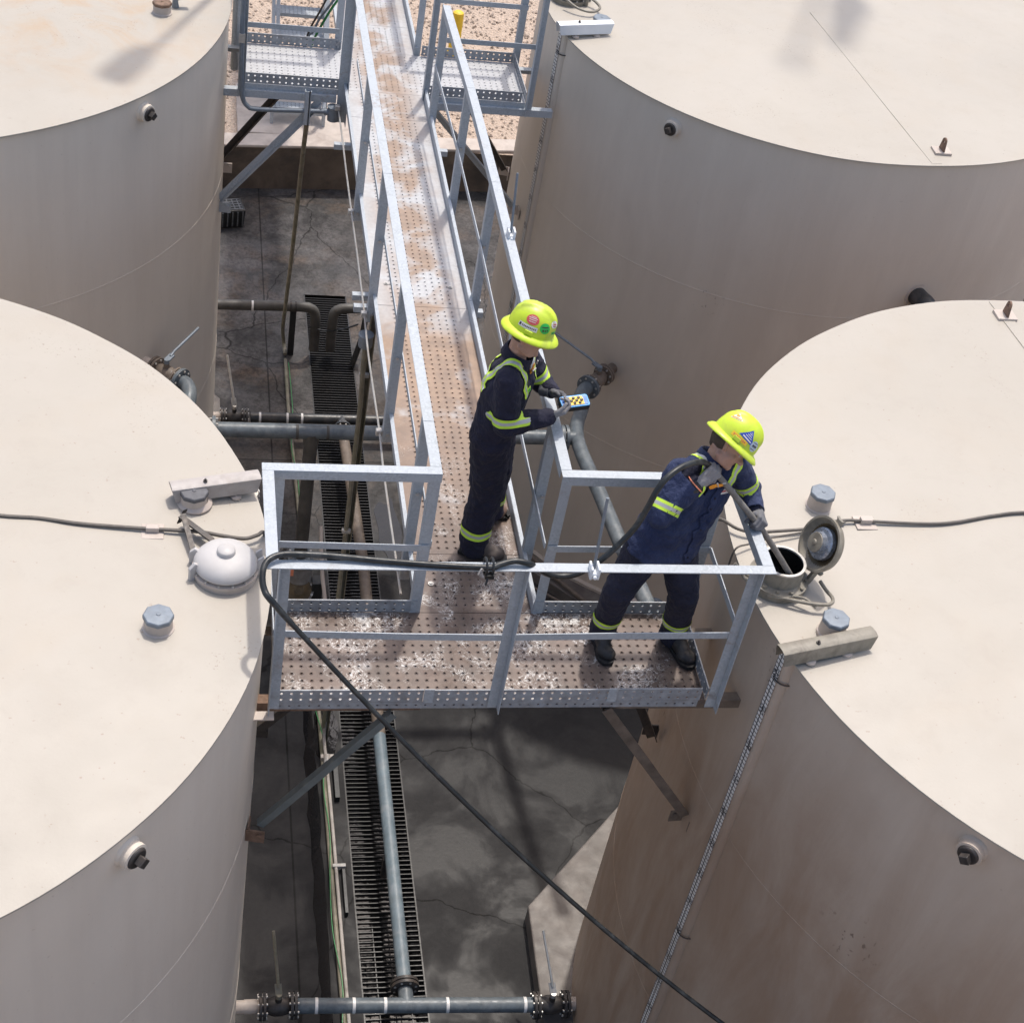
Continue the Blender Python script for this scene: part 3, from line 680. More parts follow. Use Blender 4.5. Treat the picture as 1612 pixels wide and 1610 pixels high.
# lid standing open on its hinge, its underside towards the worker
hd = V((.985, .17, 0)).normalized(); hs = Z.cross(hd)
LC = V((HX, HY, zb)) + hd * .215 + Z * .252                # lid centre
lax = (hd * -.93 + Z * .36).normalized()                    # direction the underside faces
m = MB().lathe([(.001, -.075), (.06, -.072), (.11, -.055), (.150, -.02), (.163, .012), (.163, .030), (.150, .030), (.142, .008), (.10, -.022), (.06, -.030), (.001, -.03)], LC, lax, 48)
ld = m.build("hatch_lid", M['hatchtan'], hr, smooth=40)
MB().lathe([(.141, .006), (.10, -.0205), (.06, -.0285), (.001, -.0285)], LC, lax, 40).build("lid_underside", M['bronze'], ld)
MB().lathe([(.09, -.024), (.094, -.02), (.094, .008), (.085, .014), (.066, .014), (.063, .05), (.050, .05)], LC + hs * .008, lax, 32).build("pressure_seat", M['clear'], ld, smooth=30)
MB().lathe([(.060, .046), (.056, .056), (.018, .058), (.014, .066), (.001, .067)], LC + hs * .008, lax, 28).build("seat_plate", M['hatchtan'], ld)
hg = MB()
for e in (-.045, .045):
    p = V((HX, HY, zb + .035)) + hd * .165 + hs * e
    hg.bar(p - Z * .03, p + hd * .045 + Z * .075, hs * .011, (hd * .9 - Z * .4) * .017); hg.cyl(p + hd * .045 + Z * .07 - hs * .022, p + hd * .045 + Z * .07 + hs * .022, .019, n=14)
p = V((HX, HY, zb + .105)) + hd * .21
hg.cyl(p - hs * .075, p + hs * .075, .010, n=10); hg.sphere(p - hs * .078, .017, 6); hg.sphere(p + hs * .078, .017, 6)
hg.build("hinge", M['hatchtan'], hr, smooth=40)
lt = MB()
p = LC + (Z * .97 + hd * .2) * .155 - lax * .005
lt.prism([(-.022, -.02), (.022, -.02), (.022, .02), (.032, .036), (.008, .03), (-.022, .036)], p + hd * .01, hs, (Z * .95 + hd * .25), .018)
lt.build("lid_latch", M['hatchtan'], ld)
lg = MB()
for pts in ([(-.17, .02, .035), (-.235, .055, .07), (-.26, .075, .105)], [(-.165, -.03, .035), (-.225, .0, .06), (-.235, .03, .085)]):
    lg.tube([V((HX, HY, zb)) + hd * a_ + hs * b_ + Z * c_ for a_, b_, c_ in pts], .011, 8)
lg.tube(bez([V((HX, HY, zb)) + V(q) for q in [(-.10, -.135, .02), (.02, -.185, .035), (.13, -.225, .045), (.23, -.235, .05), (.265, -.19, .05), (.245, -.12, .05), (.225, -.06, .06)]], 6), .011, 8)
lg.tube(bez([V((HX, HY, zb)) + V(q) for q in [(.02, -.15, .03), (.10, -.19, .05), (.155, -.245, .03)]], 5), .008, 8)
lg.build("hatch_lever", M['hatchtan'], hr)
# ------------------------------------------------------------------ catwalk
PT = .0533
XL, XR, X0, X1, YF, YB = 1.200, 1.880, .348, 2.790, -.847, -.157
YA, YC = 6.19, 6.95                               # far cross platform
cw = thing("catwalk", (1.54, 2.5, 0), "galvanized steel catwalk with perforated deck, handrails and cross platforms between the tanks", "catwalk")
def plank(x0, x1, y0, y1, nu, nv, label=None):
    mx = (x1 - x0 - nu * PT) / 2; my = (y1 - y0 - nv * PT) / 2
    m = MB()
    if my > 0:
        for a, b in ((y0, y0 + my), (y1 - my, y1)): m.add([(x0, a, 0), (x1, a, 0), (x1, b, 0), (x0, b, 0)], [(0, 1, 2, 3)])
    m.holes((x0, y0 + my, 0), X, Y, nu, nv, PT, PT, lo=mx, hi=mx)
    for a, b in (((x0, y0), (x1, y0)), ((x0, y1), (x1, y1)), ((x0, y0), (x0, y1)), ((x1, y0), (x1, y1))):
        m.add([(*a, 0), (*b, 0), (*b, -.04), (*a, -.04)], [(0, 1, 2, 3)])
    return m.build("deck_plank", M['deck'], cw, smooth=0)
plank(X0, X1, YF + .004, YB - .002, 45, 12)
ys = [YB, .34, 2.955, 5.725, YA]
for a, b in zip(ys, ys[1:]): plank(XL + .004, XR - .004, a + .002, b - .002, 9, int((b - a - .03) / PT))
plank(.33, 2.80, YA + .001, YC - .001, 45, 13)
plank(XL + .004, XR - .004, YC + .002, 7.50, 9, 9); plank(XL + .004, XR - .004, 7.504, 9.4, 9, 34)
MB().box((XL + .004, 9.404, -.04), (XR - .004, 17.2, 0)).build("deck_plank", M['deck'], cw, smooth=0)
# side channels of the walkway
for x, sgn in ((XL, -1), (XR, 1)):
    for a, b in ((YB + .002, 2.953), (2.957, YA - .004), (YC + .004, 17.2)):
        m = MB().box((x - .002, a, -.09), (x + .002, b, .070)); m.box((min(x, x + sgn * .024), a, .0705), (max(x, x + sgn * .024), b, .0745))
        m.build("side_channel", M['galv'], cw, smooth=0)
# toe plates with two rows of holes
def toe(p, u, n, name="toe_plate", h=2, z0=.004, pv=.047):
    u = V(u); m = MB().holes(V(p) + Z * z0, u, Z, n, h, PT, pv, r=.0085, rim=.0, deep=.004)
    L = n * PT; w = u.cross(Z); q = V(p) + Z * (z0 + h * pv)
    m.bar(q + Z * .002 - w * .002, q + u * L + Z * .002 - w * .002, w * .004, Z * .002)
    return m.build(name, M['galv_shaded'], cw, smooth=0)
toe((X0 + .006, YF - .0015, 0), X, 15); toe((X0 + .006 + 15.1 * PT, YF - .0045, 0), X, 20); toe((X0 + .006 + 35 * PT, YF - .0015, 0), X, 10)
toe((XL - .012, YB, 0), -X, 16); toe((X1 - .006, YB, 0), -X, 17)
toe((X0, YB, 0), -Y, 13); toe((X1, YF, 0), Y, 13)
# channel lip under the front edge, with its own row of holes
m = MB().holes((X0, YF - .001, -.05), X, Z, 45, 1, PT, .052, r=.0075, rim=0, deep=.004); m.build("edge_channel", M['galv_shaded'], cw, smooth=0)
for xx in (1.155, 2.20): MB().box((xx, YF - .010, .005), (xx + .055, YF - .0055, .112)).build("splice_plate", M['galv'], cw, smooth=0)
# far platform kick plates
toe((.336, YA, 0), X, 16); toe((1.905, YA, 0), X, 16); toe((1.19, YC, 0), -X, 16); toe((2.79, YC, 0), -X, 16)
toe((.333, YC, 0), -Y, 14); toe((2.797, YA, 0), Y, 14)
for a, b in ((.33, XL - .01), (XR + .01, 2.80)): MB().box((a, YA - .004, -.05), (b, YA - .001, .003)).build("edge_channel", M['galv'], cw, smooth=0)

# ---- rails
H = 1.07
def rail(p, q, a): MB().angle((*p, H), (*q, H), a, -Z, .063, .006).build("top_rail", M['galv'], cw, smooth=0, bevel=.0025)
def flat(pts, nrm, h=.046, t=.006, z=.54):
    m = MB()
    for p, q in zip(pts, pts[1:]):
        p = V((p[0], p[1], p[2] if len(p) > 2 else z)); q = V((q[0], q[1], q[2] if len(q) > 2 else z))
        m.bar(p, q, V(nrm) * t / 2, Z * (h / 2))
    m.build("mid_rail", M['galv'], cw, smooth=0)
def post(x, y, a, b, z0, z1=H - .0075, w=.06):
    m = MB().angle((x, y, z0), (x, y, z1), a, b, w, .006); o = m.build("post", M['galv'], cw, smooth=0, bevel=.0025)
    return o
RY = -.165; RXL = 1.213; RXR = 1.879
rail((.246, -.847), (2.915, -.847), -Y); rail((.309, -.8465), (.309, RY - .0005), -X); rail((2.852, -.8465), (2.852, RY - .0005), X)
rail((.246, RY), (RXL, RY), Y); rail((RXR, RY), (2.915, RY), Y)
for a, b in ((-.1015, .289), (.291, 2.969), (2.971, 5.699), (5.701, 6.12)): rail((RXL, a), (RXL, b), -X)
rp = [(RXR, -.1015), (1.888, 1.0), (1.899, 2.944), (1.893, 4.3), (1.866, 5.70)]
for p, q in zip(rp, rp[1:]): rail((p[0], p[1] + .001), q, X)
flat([(.315, -.8505, .545), (1.0, -.8505, .524), (1.515, -.8505, .518), (2.1, -.8505, .532), (2.80, -.8505, .54)], Y)
flat([(.36, RY - .003, .54), (1.20, RY - .003, .523)], Y); flat([(1.885, RY - .003, .532), (2.85, RY - .003, .54)], Y)
flat([(.312, -.84), (.312, -.17)], X); flat([(2.855, -.84), (2.855, -.17)], X)
ly = [-.15, .29, 1.60, 2.97, 4.35, 5.69]
flat([(1.216, -.14, .53)] + [(1.216, q, .53) for q in ly[1:]], X, .042)
flat([(1.872, -.14, .53), (1.876, .29, .53), (1.886, 1.6, .535), (1.894, 2.95, .545), (1.890, 4.3, .54), (1.868, 5.7, .53)], X, .042)
# posts
post(.311, -.854, X, -Y, -.035); post(1.580, -.854, -X, -Y, -.035); post(2.850, -.854, -X, -Y, -.045)
post(.311, -.158, X, Y, -.12); post(2.850, -.158, -X, Y, -.12)
post(1.150, -.1585, X, Y, -.02); post(1.942, -.1585, -X, Y, -.02)
for q in ly[1:-1]: post(1.150, q, X, Y, -.17)
for q, x in zip(ly[1:], (1.884, 1.893, 1.901, 1.898, 1.874)): post(x, q, X, Y, -.17)
# bolts where the mid rail meets the posts
for q in ly[1:-1]:
    for x, z in ((1.18, .53), (1.18, -.10), (1.925, .53)): MB().cyl((x, q - .002, z), (x, q - .012, z), .011, n=6).build("post_bolt", M['bolt'], cw)
for x, y in ((1.30, 2.96 + .27), (1.78, 2.96 + .26), (1.30, .08), (1.78, .08)): MB().lathe([(.001, 0), (.018, .001), (.018, .006), (.010, .006), (.010, .013), (.001, .013)], (x, y, .001), n=12).build("deck_bolt", M['bolt'], cw)
# far platform rails and posts
for x0, x1 in ((.27, 1.10), (1.96, 2.86)):
    rail((x0, YA - .012), (x1, YA - .012), -Y); rail((x0, YC + .018), (x1, YC + .018), Y)
    flat([(x0 + .06, YA - .009), (x1, YA - .009)], Y); flat([(x0 + .06, YC + .012), (x1, YC + .012)], Y)
rail((.333, YA), (.333, YC + .017), -X); rail((2.797, YA), (2.797, YC + .017), X)
post(.333, YA - .02, -X, -Y, -.10); post(2.797, YA - .02, X, -Y, -.10)
post(1.215, YA - .02, -X, -Y, -.30, H - .008, .085); post(1.865, YA - .02, X, -Y, -.03)
post(.333, YC + .025, -X, Y, -.06); post(2.797, YC + .025, X, Y, -.06); post(1.15, YC + .025, X, Y, -.06); post(1.93, YC + .025, -X, Y, -.06)
for q in (8.4, 9.8, 11.2, 12.6): post(1.150, q, X, Y, -.17); post(1.884, q, X, Y, -.17)
rail((RXL, 7.1), (RXL, 17.2), -X); rail((RXR, 7.1), (RXR, 17.2), X)
flat([(1.216, 7.1), (1.216, 17.2)], X); flat([(1.872, 7.1), (1.872, 17.2)], X)
# support steel: ledger angles and knee braces down to the tank walls
def ledger(p, q, a, mat): MB().angle(p, q, a, -Z, .065, .007).build("support_angle", mat, cw, smooth=0)
def brace(p, q, mat, side=Y, w=.06):
    p, q = V(p), V(q); d = (q - p).normalized(); s = d.cross(side).normalized()
    MB().angle(p, q, s, side, w, .006).build("knee_brace", mat, cw, smooth=0)
def clip(p, d, mat):
    # bolted lug on the tank wall
    d = V(d).normalized(); s = Z.cross(d); p = V(p)
    m = MB().bar(p - d * .01, p + d * .10, s * .005, Z * .05); m.bar(p - d * .005, p + d * .004, s * .05, Z * .05, 1, 0)
    c = p + d * .07 + Z * .02; m.cyl(c - s * .015, c + s * .015, .014, n=6)
    m.build("wall_lug", mat, cw, smooth=0)
ledger((.20, -.80, -.055), (1.16, -.80, -.055), Y, M['rust']); ledger((2.20, -.80, -.055), (3.04, -.80, -.055), Y, M['brown'])
ledger((.24, -.22, -.055), (1.16, -.22, -.055), -Y, M['brown']); ledger((1.9, -.22, -.055), (3.0, -.22, -.055), -Y, M['brown'])
brace((.99, -.845, -.10), (.30, -.90, -1.0), M['tealbrace'], Y, .045); brace((1.0, -.2, -.10), (.30, -.22, -.95), M['dark'])
brace((2.20, -.845, -.10), (2.97, -.70, -1.28), M['brown']); brace((2.42, -.20, -.10), (2.99, .06, -1.38), M['dark'], -Y)
clip((.245, -.93, -1.05), (1, -.2, 0), M['rust']); clip((.285, -.2, -1.0), (1, 0, 0), M['dark'])
clip((3.02, -.64, -1.33), (-1, -.05, 0), M['brown']); clip((3.03, .14, -1.42), (-1, .1, 0), M['dark'])
MB().box((.20, -.92, -.06), (.345, -.86, -.052)).build("wall_lug", M['tan'], cw, smooth=0)
ledger((.14, 6.15, -.045), (1.12, 6.15, -.045), Y, M['galv']); ledger((1.96, 6.15, -.045), (3.05, 6.15, -.045), Y, M['galv'])
ledger((.14, 6.98, -.045), (1.12, 6.98, -.045), -Y, M['galv']); ledger((1.96, 6.98, -.045), (3.05, 6.98, -.045), -Y, M['galv'])
brace((1.00, 6.16, -.12), (.17, 6.16, -1.15), M['galv'], -Y); brace((.95, 6.95, -.12), (.17, 6.85, -1.15), M['dark'], -Y)
brace((2.02, 6.2, -.12), (3.0, 6.74, -1.36), M['galv'], -Y); brace((2.25, 6.95, -.12), (3.02, 7.45, -1.38), M['dark'], -Y)
clip((.16, 6.16, -1.22), (1, -.1, 0), M['galv']); clip((.18, 6.82, -1.2), (1, 0, 0), M['tan']); clip((3.03, 6.74, -1.42), (-1, 0, 0), M['tan']); clip((3.05, 7.5, -1.44), (-1, .2, 0), M['tan'])
for y in (3.2, 3.05, 5.4): MB().box((1.06, y, -.14), (2.02, y + .05, -.093)).build("cross_bearer", M['galv'], cw, smooth=0)
# strut channel post and its junction box conduit under the walkway
m = MB().box((1.175, 2.93, FZ), (1.183, 2.975, -.10)).box((1.215, 2.93, FZ), (1.223, 2.975, -.10)).box((1.183, 2.968, FZ), (1.215, 2.975, -.10))
so = m.build("strut_post", M['olive'], None, smooth=0); tag(so, "muddy steel strut post standing on the floor under the walkway's left edge", "post")
jc = thing("conduit", (1.14, 2.9, -.2), "grey steel conduit with a round junction box clamped along the strut post", "conduit")
MB().lathe([(.001, -.10), (.05, -.10), (.053, -.09), (.053, -.01), (.057, -.008), (.057, .004), (.001, .006)], (1.145, 2.86, -.2), n=24).build("junction_box", M['zinc'], jc)
MB().tube(bez([(1.145, 2.86, -.29), (1.15, 2.86, -.55), (1.165, 2.9, -.85), (1.168, 2.915, -1.6), (1.168, 2.915, -4.6)]), .019, 10).build("pipe", M['olive'], jc)
for z in (-.62, -2.2): MB().box((1.135, 2.895, z), (1.205, 2.93, z + .03)).build("pipe_clamp", M['bolt'], jc)
# pale signal cable clipped along the left side of the walkway
cb = [(1.14, 6.092, -.13), (1.135, 5.527, -.10), (1.13, 5.008, -.09), (1.13, 4.404, -.09), (1.13, 3.729, -.08), (1.13, 3.269, -.09), (1.13, 2.979, -.10), (1.13, 2.609, -.14), (1.13, 2.194, -.13), (1.13, 1.63, -.10), (1.13, 1.31, -.13), (1.13, .856, -.12), (1.13, .44, -.10), (1.13, .083, -.09)]
o = MB().tube(bez(cb, 5), .0075, 8).build("signal_cable", M['lcable']); tag(o, "thin pale cable clipped along the outer left side of the walkway", "cable")
for q in (6.05, 4.36, 2.97, 1.62): MB().box((1.104, q - .02, -.12), (1.150, q + .02, -.075)).build("cable_clamp", M['bolt'], o, bevel=.006)

# conduit bend on the far platform corner
o = thing("conduit", (.3, 6.12, -.18), "grey conduit bending under the far left platform to a small junction box", "conduit")
MB().tube(bez([(.285, 6.10, 2.2), (.286, 6.10, .78), (.30, 6.10, .1), (.315, 6.10, -.08), (.36, 6.10, -.165), (.45, 6.10, -.19), (.855, 6.10, -.175), (1.04, 6.10, -.168)]), .021, 12).build("pipe", M['zinc'], o)
MB().lathe([(.001, -.07), (.05, -.07), (.052, .045), (.056, .05), (.056, .06), (.001, .062)], (1.10, 6.10, -.175), n=22).cyl((1.02, 6.10, -.17), (1.06, 6.10, -.17), .03).build("junction_box", M['zinc'], o)
m = MB().angle((.845, 6.075, -.30), (.845, 6.075, .02), X, Y, .045, .005); m.angle((.90, 6.075, -.30), (.90, 6.075, .02), -X, Y, .02, .005); m.build("bracket", M['galv'], o, smooth=0)
m = MB().box((.262, 6.075, .42), (.315, 6.085, .50)).build("pipe_clamp", M['bolt'], o)
o = MB().tube(bez([(.885, 6.12, -.22), (.92, 6.75, -.95), (.985, 7.9, -2.7), (1.02, 8.75, -4.1), (1.03, 9.0, -4.55), (1.06, 9.08, -4.82), (1.07, 8.9, -4.86)]), [.022] * 49, 10).build("flexible_conduit", M['olive'])
tag(o, "muddy flexible conduit slanting from the far left platform to the floor", "conduit")
# floodlight mast at the far left platform: its shadow falls on the tank roof
mp = thing("light_pole", (.27, 6.90, -.2), "grey floodlight pole clamped to the far left platform corner", "pole")
MB().tube([(.27, 7.03, -.3), (.27, 7.03, 5.6)], .038, 14).build("pole", M['galv'], mp)
d = V((.42, .90, 0)).normalized(); c = V((.17, 6.93, 5.42)); s = Z.cross(d)
MB().prism([(x * .33, y * .15) for x, y in [(-1, -.6), (-.75, -.95), (.2, -.9), (.85, -.6), (1, -.2), (1, .2), (.85, .6), (.2, .9), (-.75, .95), (-1, .6)]], c, d, s, .10).build("floodlight", M['zinc'], mp, bevel=.01)
MB().tube([(.27, 7.03, 5.45), (.2, 6.97, 5.47)], .025, 8).build("arm", M['zinc'], mp)
# tall mast behind the far right tank (only its shadow reaches the picture)
mq = thing("unseen_mast", (6.82, 9.95, GZ), "tall unseen grey mast with an added drum for its shadow behind the far right tank", "pole")
MB().tube([(6.82, 9.95, GZ), (6.82, 9.95, 11.6)], [.07, .045], 12).build("pole", M['galv'], mq)
MB().lathe([(.001, 0), (.15, .05), (.20, .5), (.15, 1.6), (.10, 2.8), (.001, 2.85)], (7.12, 9.80, 7.3), n=18).build("shadow_drum", M['zinc'], mq)  # unseen drum shape, added only to cast the blob of roof shadow
MB().lathe([(.001, 0), (.10, .01), (.10, .05), (.001, .06)], (6.82, 9.95, 11.6), n=16).build("mast_head", M['zinc'], mq)

# ------------------------------------------------------------------ stairs, bollard, box, cables at the back
t = thing("staircase", (1.36, 13.5, GZ), "galvanized staircase with perforated treads rising from the concrete landing behind the far platform", "stairs")
for x in (1.02, 1.72):
    m = MB().hexa([(x - .02, 13.30, GZ + .04), (x + .02, 13.30, GZ + .04), (x + .02, 17.3, -.12 - .12), (x - .02, 17.3, -.12 - .12),
                   (x - .02, 13.30, GZ + .26), (x + .02, 13.30, GZ + .26), (x + .02, 17.1, .06), (x - .02, 17.1, .06)])
    m.build("stringer", M['galv'], t, smooth=0)
for k in range(17):
    y = 13.36 + .225 * k; z = GZ + .21 + .244 * k
    m = MB().holes((1.045, y, z), X, Y, 12, 5, .0545, .05, r=.008, rim=.003); m.box((1.042, y - .003, z - .045), (1.70, y, z + .002)); m.build("tread", M['galv'], t, smooth=0)
for x in (1.02, 1.72):
    MB().angle((x, 13.45, GZ + 1.2), (x, 17.1, 1.05), X if x < 1.3 else -X, -Z, .05).build("handrail", M['galv'], t, smooth=0)
    for y, zz in ((13.5, GZ + .1), (15.2, -2.3), (16.9, -.5)): MB().angle((x, y, zz), (x, y, zz + 1.12), X, Y, .05).build("post", M['galv'], t, smooth=0)
o = thing("bollard", (3.83, 15.9, GZ), "yellow round steel bollard standing in the gravel behind the walkway", "bollard")
MB().lathe([(.085, 0), (.085, .62), (.078, .655), (.05, .675), (.001, .68)], (3.83, 15.9, GZ), n=24).build("post", M['bollard'], o)
MB().lathe([(.12, 0), (.12, .015), (.09, .02)], (3.83, 15.9, GZ + .002), n=24).build("base_plate", M['bollard'], o)
# plastic crate at the foot of the far left tank
o = thing("crate", (.45, 11.85, FZ), "black plastic crate lying on the wet floor against the far left tank", "crate")
m = MB(); ang = math.radians(12); u = V((math.cos(ang), math.sin(ang), 0)); w = Z.cross(u); c = V((.40, 11.78, FZ))
m.hexa([c - u * .22 - w * .13, c + u * .22 - w * .13, c + u * .22 + w * .13, c - u * .22 + w * .13,
        c - u * .24 - w * .15 + Z * .27, c + u * .24 - w * .15 + Z * .27, c + u * .24 + w * .15 + Z * .27, c - u * .24 + w * .15 + Z * .27])
m.build("body", M['black'], o, smooth=0, bevel=.02)
m = MB()
for k in range(7): p = c + u * (-.20 + .066 * k); m.bar(p - w * .152 + Z * .04, p - w * .16 + Z * .25, u * .008, w * .006)
for k in range(5): p = c + w * (-.12 + .06 * k); m.bar(p - u * .2 + Z * .274, p + u * .2 + Z * .274, w * .009, Z * .004)
for k in range(6): p = c + u * (-.17 + .068 * k); m.bar(p - w * .13 + Z * .2735, p + w * .13 + Z * .2735, u * .008, Z * .0035)
m.build("rib", simple("scuffed_grey_plastic", (.09, .095, .10), .5, var=.4, scale=30), o, smooth=0)
o = thing("cable_bundle", (1.05, 7.4, 0), "loose grey and green cables hanging behind the far left platform", "cable")
MB().tube(bez([(1.152, 7.3, .326), (1.093, 7.35, .199), (1.033, 7.4, .07), (.984, 7.4, -.058), (.937, 7.4, -.138), (.88, 7.45, -.6)]), .012, 8).build("grey_cable", M['zinc'], o)
MB().tube(bez([(1.18, 7.3, .32), (1.12, 7.35, .18), (1.06, 7.4, .02), (1.01, 7.4, -.10), (.98, 7.4, -.2), (.94, 7.45, -.6)]), .012, 8).build("green_cable", M['wire'], o)
MB().tube(bez([(1.08, 7.3, .33), (1.02, 7.35, .15), (.975, 7.4, .02), (.935, 7.4, -.10), (.86, 7.45, -.5)]), .010, 8).build("black_cable", M['dark'], o)
# ------------------------------------------------------------------ pipework
def flange(m, p, d, r, t=.024): m.lathe([(.001, -t / 2), (r, -t / 2), (r, t / 2), (.001, t / 2)], p, d, 28)
def bolts(m, p, d, r, n=8, L=.05, rr=.011):
    u, v, w = frame(d)
    for i in range(n):
        a = 2 * PI * (i + .5) / n; c = V(p) + (u * math.cos(a) + v * math.sin(a)) * r
        m.cyl(c - w * L, c + w * L, rr, n=6)
def valve(name_parent, p, d, r, handle, body=M['dark'], hm=M['bolt'], hl=.45):
    # flanged ball valve at p along d with a lever
    p, d = V(p), V(d).normalized()
    m = MB(); m.lathe([(r * .9, -.10), (r * 1.05, -.07), (r * 1.25, -.03), (r * 1.25, .03), (r * 1.05, .07), (r * .9, .10)], p, d, 24)
    up = V(handle[0]); m.cyl(p, p + up * (r * 1.9), r * .42, n=14)
    b = m.build("valve_body", body, name_parent)
    for k in (-.135, -.105, .105, .135): f = MB(); flange(f, p + d * k, d, r * 1.75, .022); f.build("flange", body, b)
    for k in (-.12, .12): q = MB(); bolts(q, p + d * k, d, r * 1.42, 8, .038, .010); q.build("bolt_circle", M['bolt'], b)
    h = MB(); s = p + up * (r * 1.75); hd = V(handle[1]).normalized()
    h.cyl(s, s + up * .05, .022, n=10); h.bar(s + up * .04, s + up * .04 + hd * .09, d * .026, up * .007); h.tube([s + up * .045 + hd * .06, s + up * .06 + hd * .12, s + up * .06 + hd * hl], .012, 8)
    h.build("valve_handle", hm, b)
    return b
def bands(m, o, d, ks, r):
    d = V(d) / V(d)[0]
    for k in ks: m.lathe([(r + .0005, -.012), (r + .0018, -.010), (r + .0018, .010), (r + .0005, .012)], V(o) + V(d) * k, d, 24)
# near cross pipe with its valves
PY, PZ, PR = .05, -4.6, .060
t = thing("pipeline", (1.66, PY, PZ), "dark blue grey pipe with white bands crossing the drain near the bottom edge", "pipe", "cross pipes over the drain")
m = MB().tube([(.80, PY + .05, PZ), (2.68, PY - .035, PZ)], PR, 24); m.cyl((1.66, PY, PZ), (1.66, PY + .15, PZ), PR, n=22); m.build("pipe", M['bluepipe'], t)
for k_ in (.955, 1.245, 1.49, 1.98, 2.60): m = MB(); bands(m, (0, PY + .05 + .0452 * .8, PZ), (1, -.0452, 0), (k_,), PR); m.build("white_band", M['stwhite'], t)
for k_ in (.165, .20): m = MB(); flange(m, (1.66, PY + k_, PZ), Y, .115, .024); m.build("flange", M['dark'], t)
m = MB(); bolts(m, (1.66, PY + .182, PZ), Y, .09, 8, .034, .010); m.build("bolt_circle", M['bolt'], t)
v1 = valve(t, (.66, PY + .055, PZ), X, .062, (Z, (-.10, .55, .72)), hl=.5, hm=M['olive']); v2 = valve(t, (2.81, PY - .04, PZ), X, .062, (Z, (-.16, .62, .62)), hl=.5)
m = MB().tube([(.24, PY + .06, PZ), (.52, PY + .06, PZ)], .052, 20); m.lathe([(.056, 0), (.056, .09)], (.40, PY + .06, PZ), X, 20); m.build("nozzle", M['tan'], t)
m = MB().tube([(2.95, PY - .04, PZ), (3.06, PY - .04, PZ)], .056, 20); m.build("nozzle", M['tan'], t)
# long pipe down the middle of the drain
t = thing("pipeline", (1.68, 3.7, PZ), "long straight slate blue pipe lying above the drain grating, muddy at its far end", "pipe")
MB().tube([(1.66, PY + .215, PZ), (1.668, 2.8, PZ)], .058, 24).build("pipe", M['tealpipe'], t)
MB().tube([(1.6681, 2.801, PZ), (1.69, 5.0, PZ), (1.62, 7.18, PZ)], .058, 24).build("pipe", M['brown'], t)
for yy in (1.5, 4.4): MB().box((1.60, yy - .03, FZ - .002), (1.73, yy + .03, PZ - .05)).build("pipe_rest", M['dark'], t)
# far cross pipe
t = thing("pipeline", (1.2, 7.37, PZ), "black pipe with white bands crossing the drain behind the blue grey overhead pipe", "pipe", "cross pipes over the drain")
m = MB().tube([(.62, 7.36, PZ), (2.9, 7.38, PZ)], .058, 22); m.cyl((1.62, 7.37, PZ), (1.62, 7.2, PZ), .058, n=20); flange(m, (1.62, 7.215, PZ), Y, .10); m.build("pipe", M['blackpipe'], t)
for k_ in (.72, 1.02, 1.18, 1.82, 2.4): m = MB(); bands(m, (0, 7.36 + .0088 * (k_ - .62), PZ), X, (k_,), .058); m.build("white_band", M['stwhite'], t)
m = MB(); bolts(m, (1.62, 7.215, PZ), Y, .08, 8, .03, .010); m.build("bolt_circle", M['bolt'], t)
valve(t, (.44, 7.36, PZ), X, .06, (Z, (-.16, .45, .80)), hl=.55)
MB().tube([(.0, 7.36, PZ), (.31, 7.36, PZ)], .05, 18).build("nozzle", M['tan'], t)
# overhead crossover pipe with its drop leg
OZ, OY = -2.1, 4.06
t = thing("pipeline", (1.5, OY, OZ), "blue grey crossover pipe passing under the walkway, with a grey vertical drop leg", "pipe")
MB().tube([(.08, OY, OZ), (3.13, OY + .02, OZ)], .066, 24).build("pipe", M['bluepipe'], t)
for k_ in (.82, 1.08): m = MB(); bands(m, (0, OY, OZ), X, (k_,), .066); m.build("pipe_joint", M['greypipe'], t)
m = MB().cyl((.945, OY, OZ), (.945, OY, -2.22), .068, n=22); m.cyl((.945, OY, -2.22), (.945, OY, -3.55), .060, n=22); m.build("drop_leg", M['greypipe'], t)
for p_, d_, r_ in (((.12, OY, OZ), X, .115), ((3.145, OY + .02, OZ), X, .115), ((3.185, OY + .02, OZ), X, .115), ((.945, OY, -3.56), Z, .125)): m = MB(); flange(m, p_, d_, r_, .028); m.build("flange", M['bluepipe'], t)
for p_, d_, r_ in (((3.165, OY + .02, OZ), X, .092), ((.12, OY, OZ), X, .092), ((.945, OY, -3.56), Z, .10)): m = MB(); bolts(m, p_, d_, r_, 8, .036, .010); m.build("bolt_circle", M['bolt'], t)
# right hand run: tank valve, elbow, run towards the near right tank
ra = math.radians(-133.3); rd = V((math.cos(ra), math.sin(ra), 0)); c0 = V((5.56, 6.99, OZ))
w0 = c0 + rd * 2.54
MB().tube([w0 - rd * .03, w0 + rd * .13], .052, 20).build("nozzle", M['brown'], t)
vb = valve(t, w0 + rd * .27, rd, .058, (Z, (-.62, .78, .05)), body=M['brown'], hl=.62, hm=M['zinc'])
e0 = w0 + rd * .42
run = bez([e0, e0 + rd * .10, e0 + rd * .17 + V((.01, -.05, 0)), e0 + rd * .19 + V((.015, -.16, 0)), V((3.285, 4.08, OZ)), V((3.36, 3.3, OZ)), V((3.44, 2.5, OZ)), V((3.52, 1.86, OZ))], 6)
MB().tube(run, .064, 22).build("pipe", M['bluepipe'], t)
m = MB().cyl((3.20, OY + .02, OZ), (3.29, OY + .02, OZ), .062, n=20); flange(m, e0 + rd * .005, rd, .115, .03); m.build("tee", M['bluepipe'], t)
m = MB(); bolts(m, e0 - rd * .01, rd, .092, 8, .035, .011); m.build("bolt_circle", M['bolt'], t)
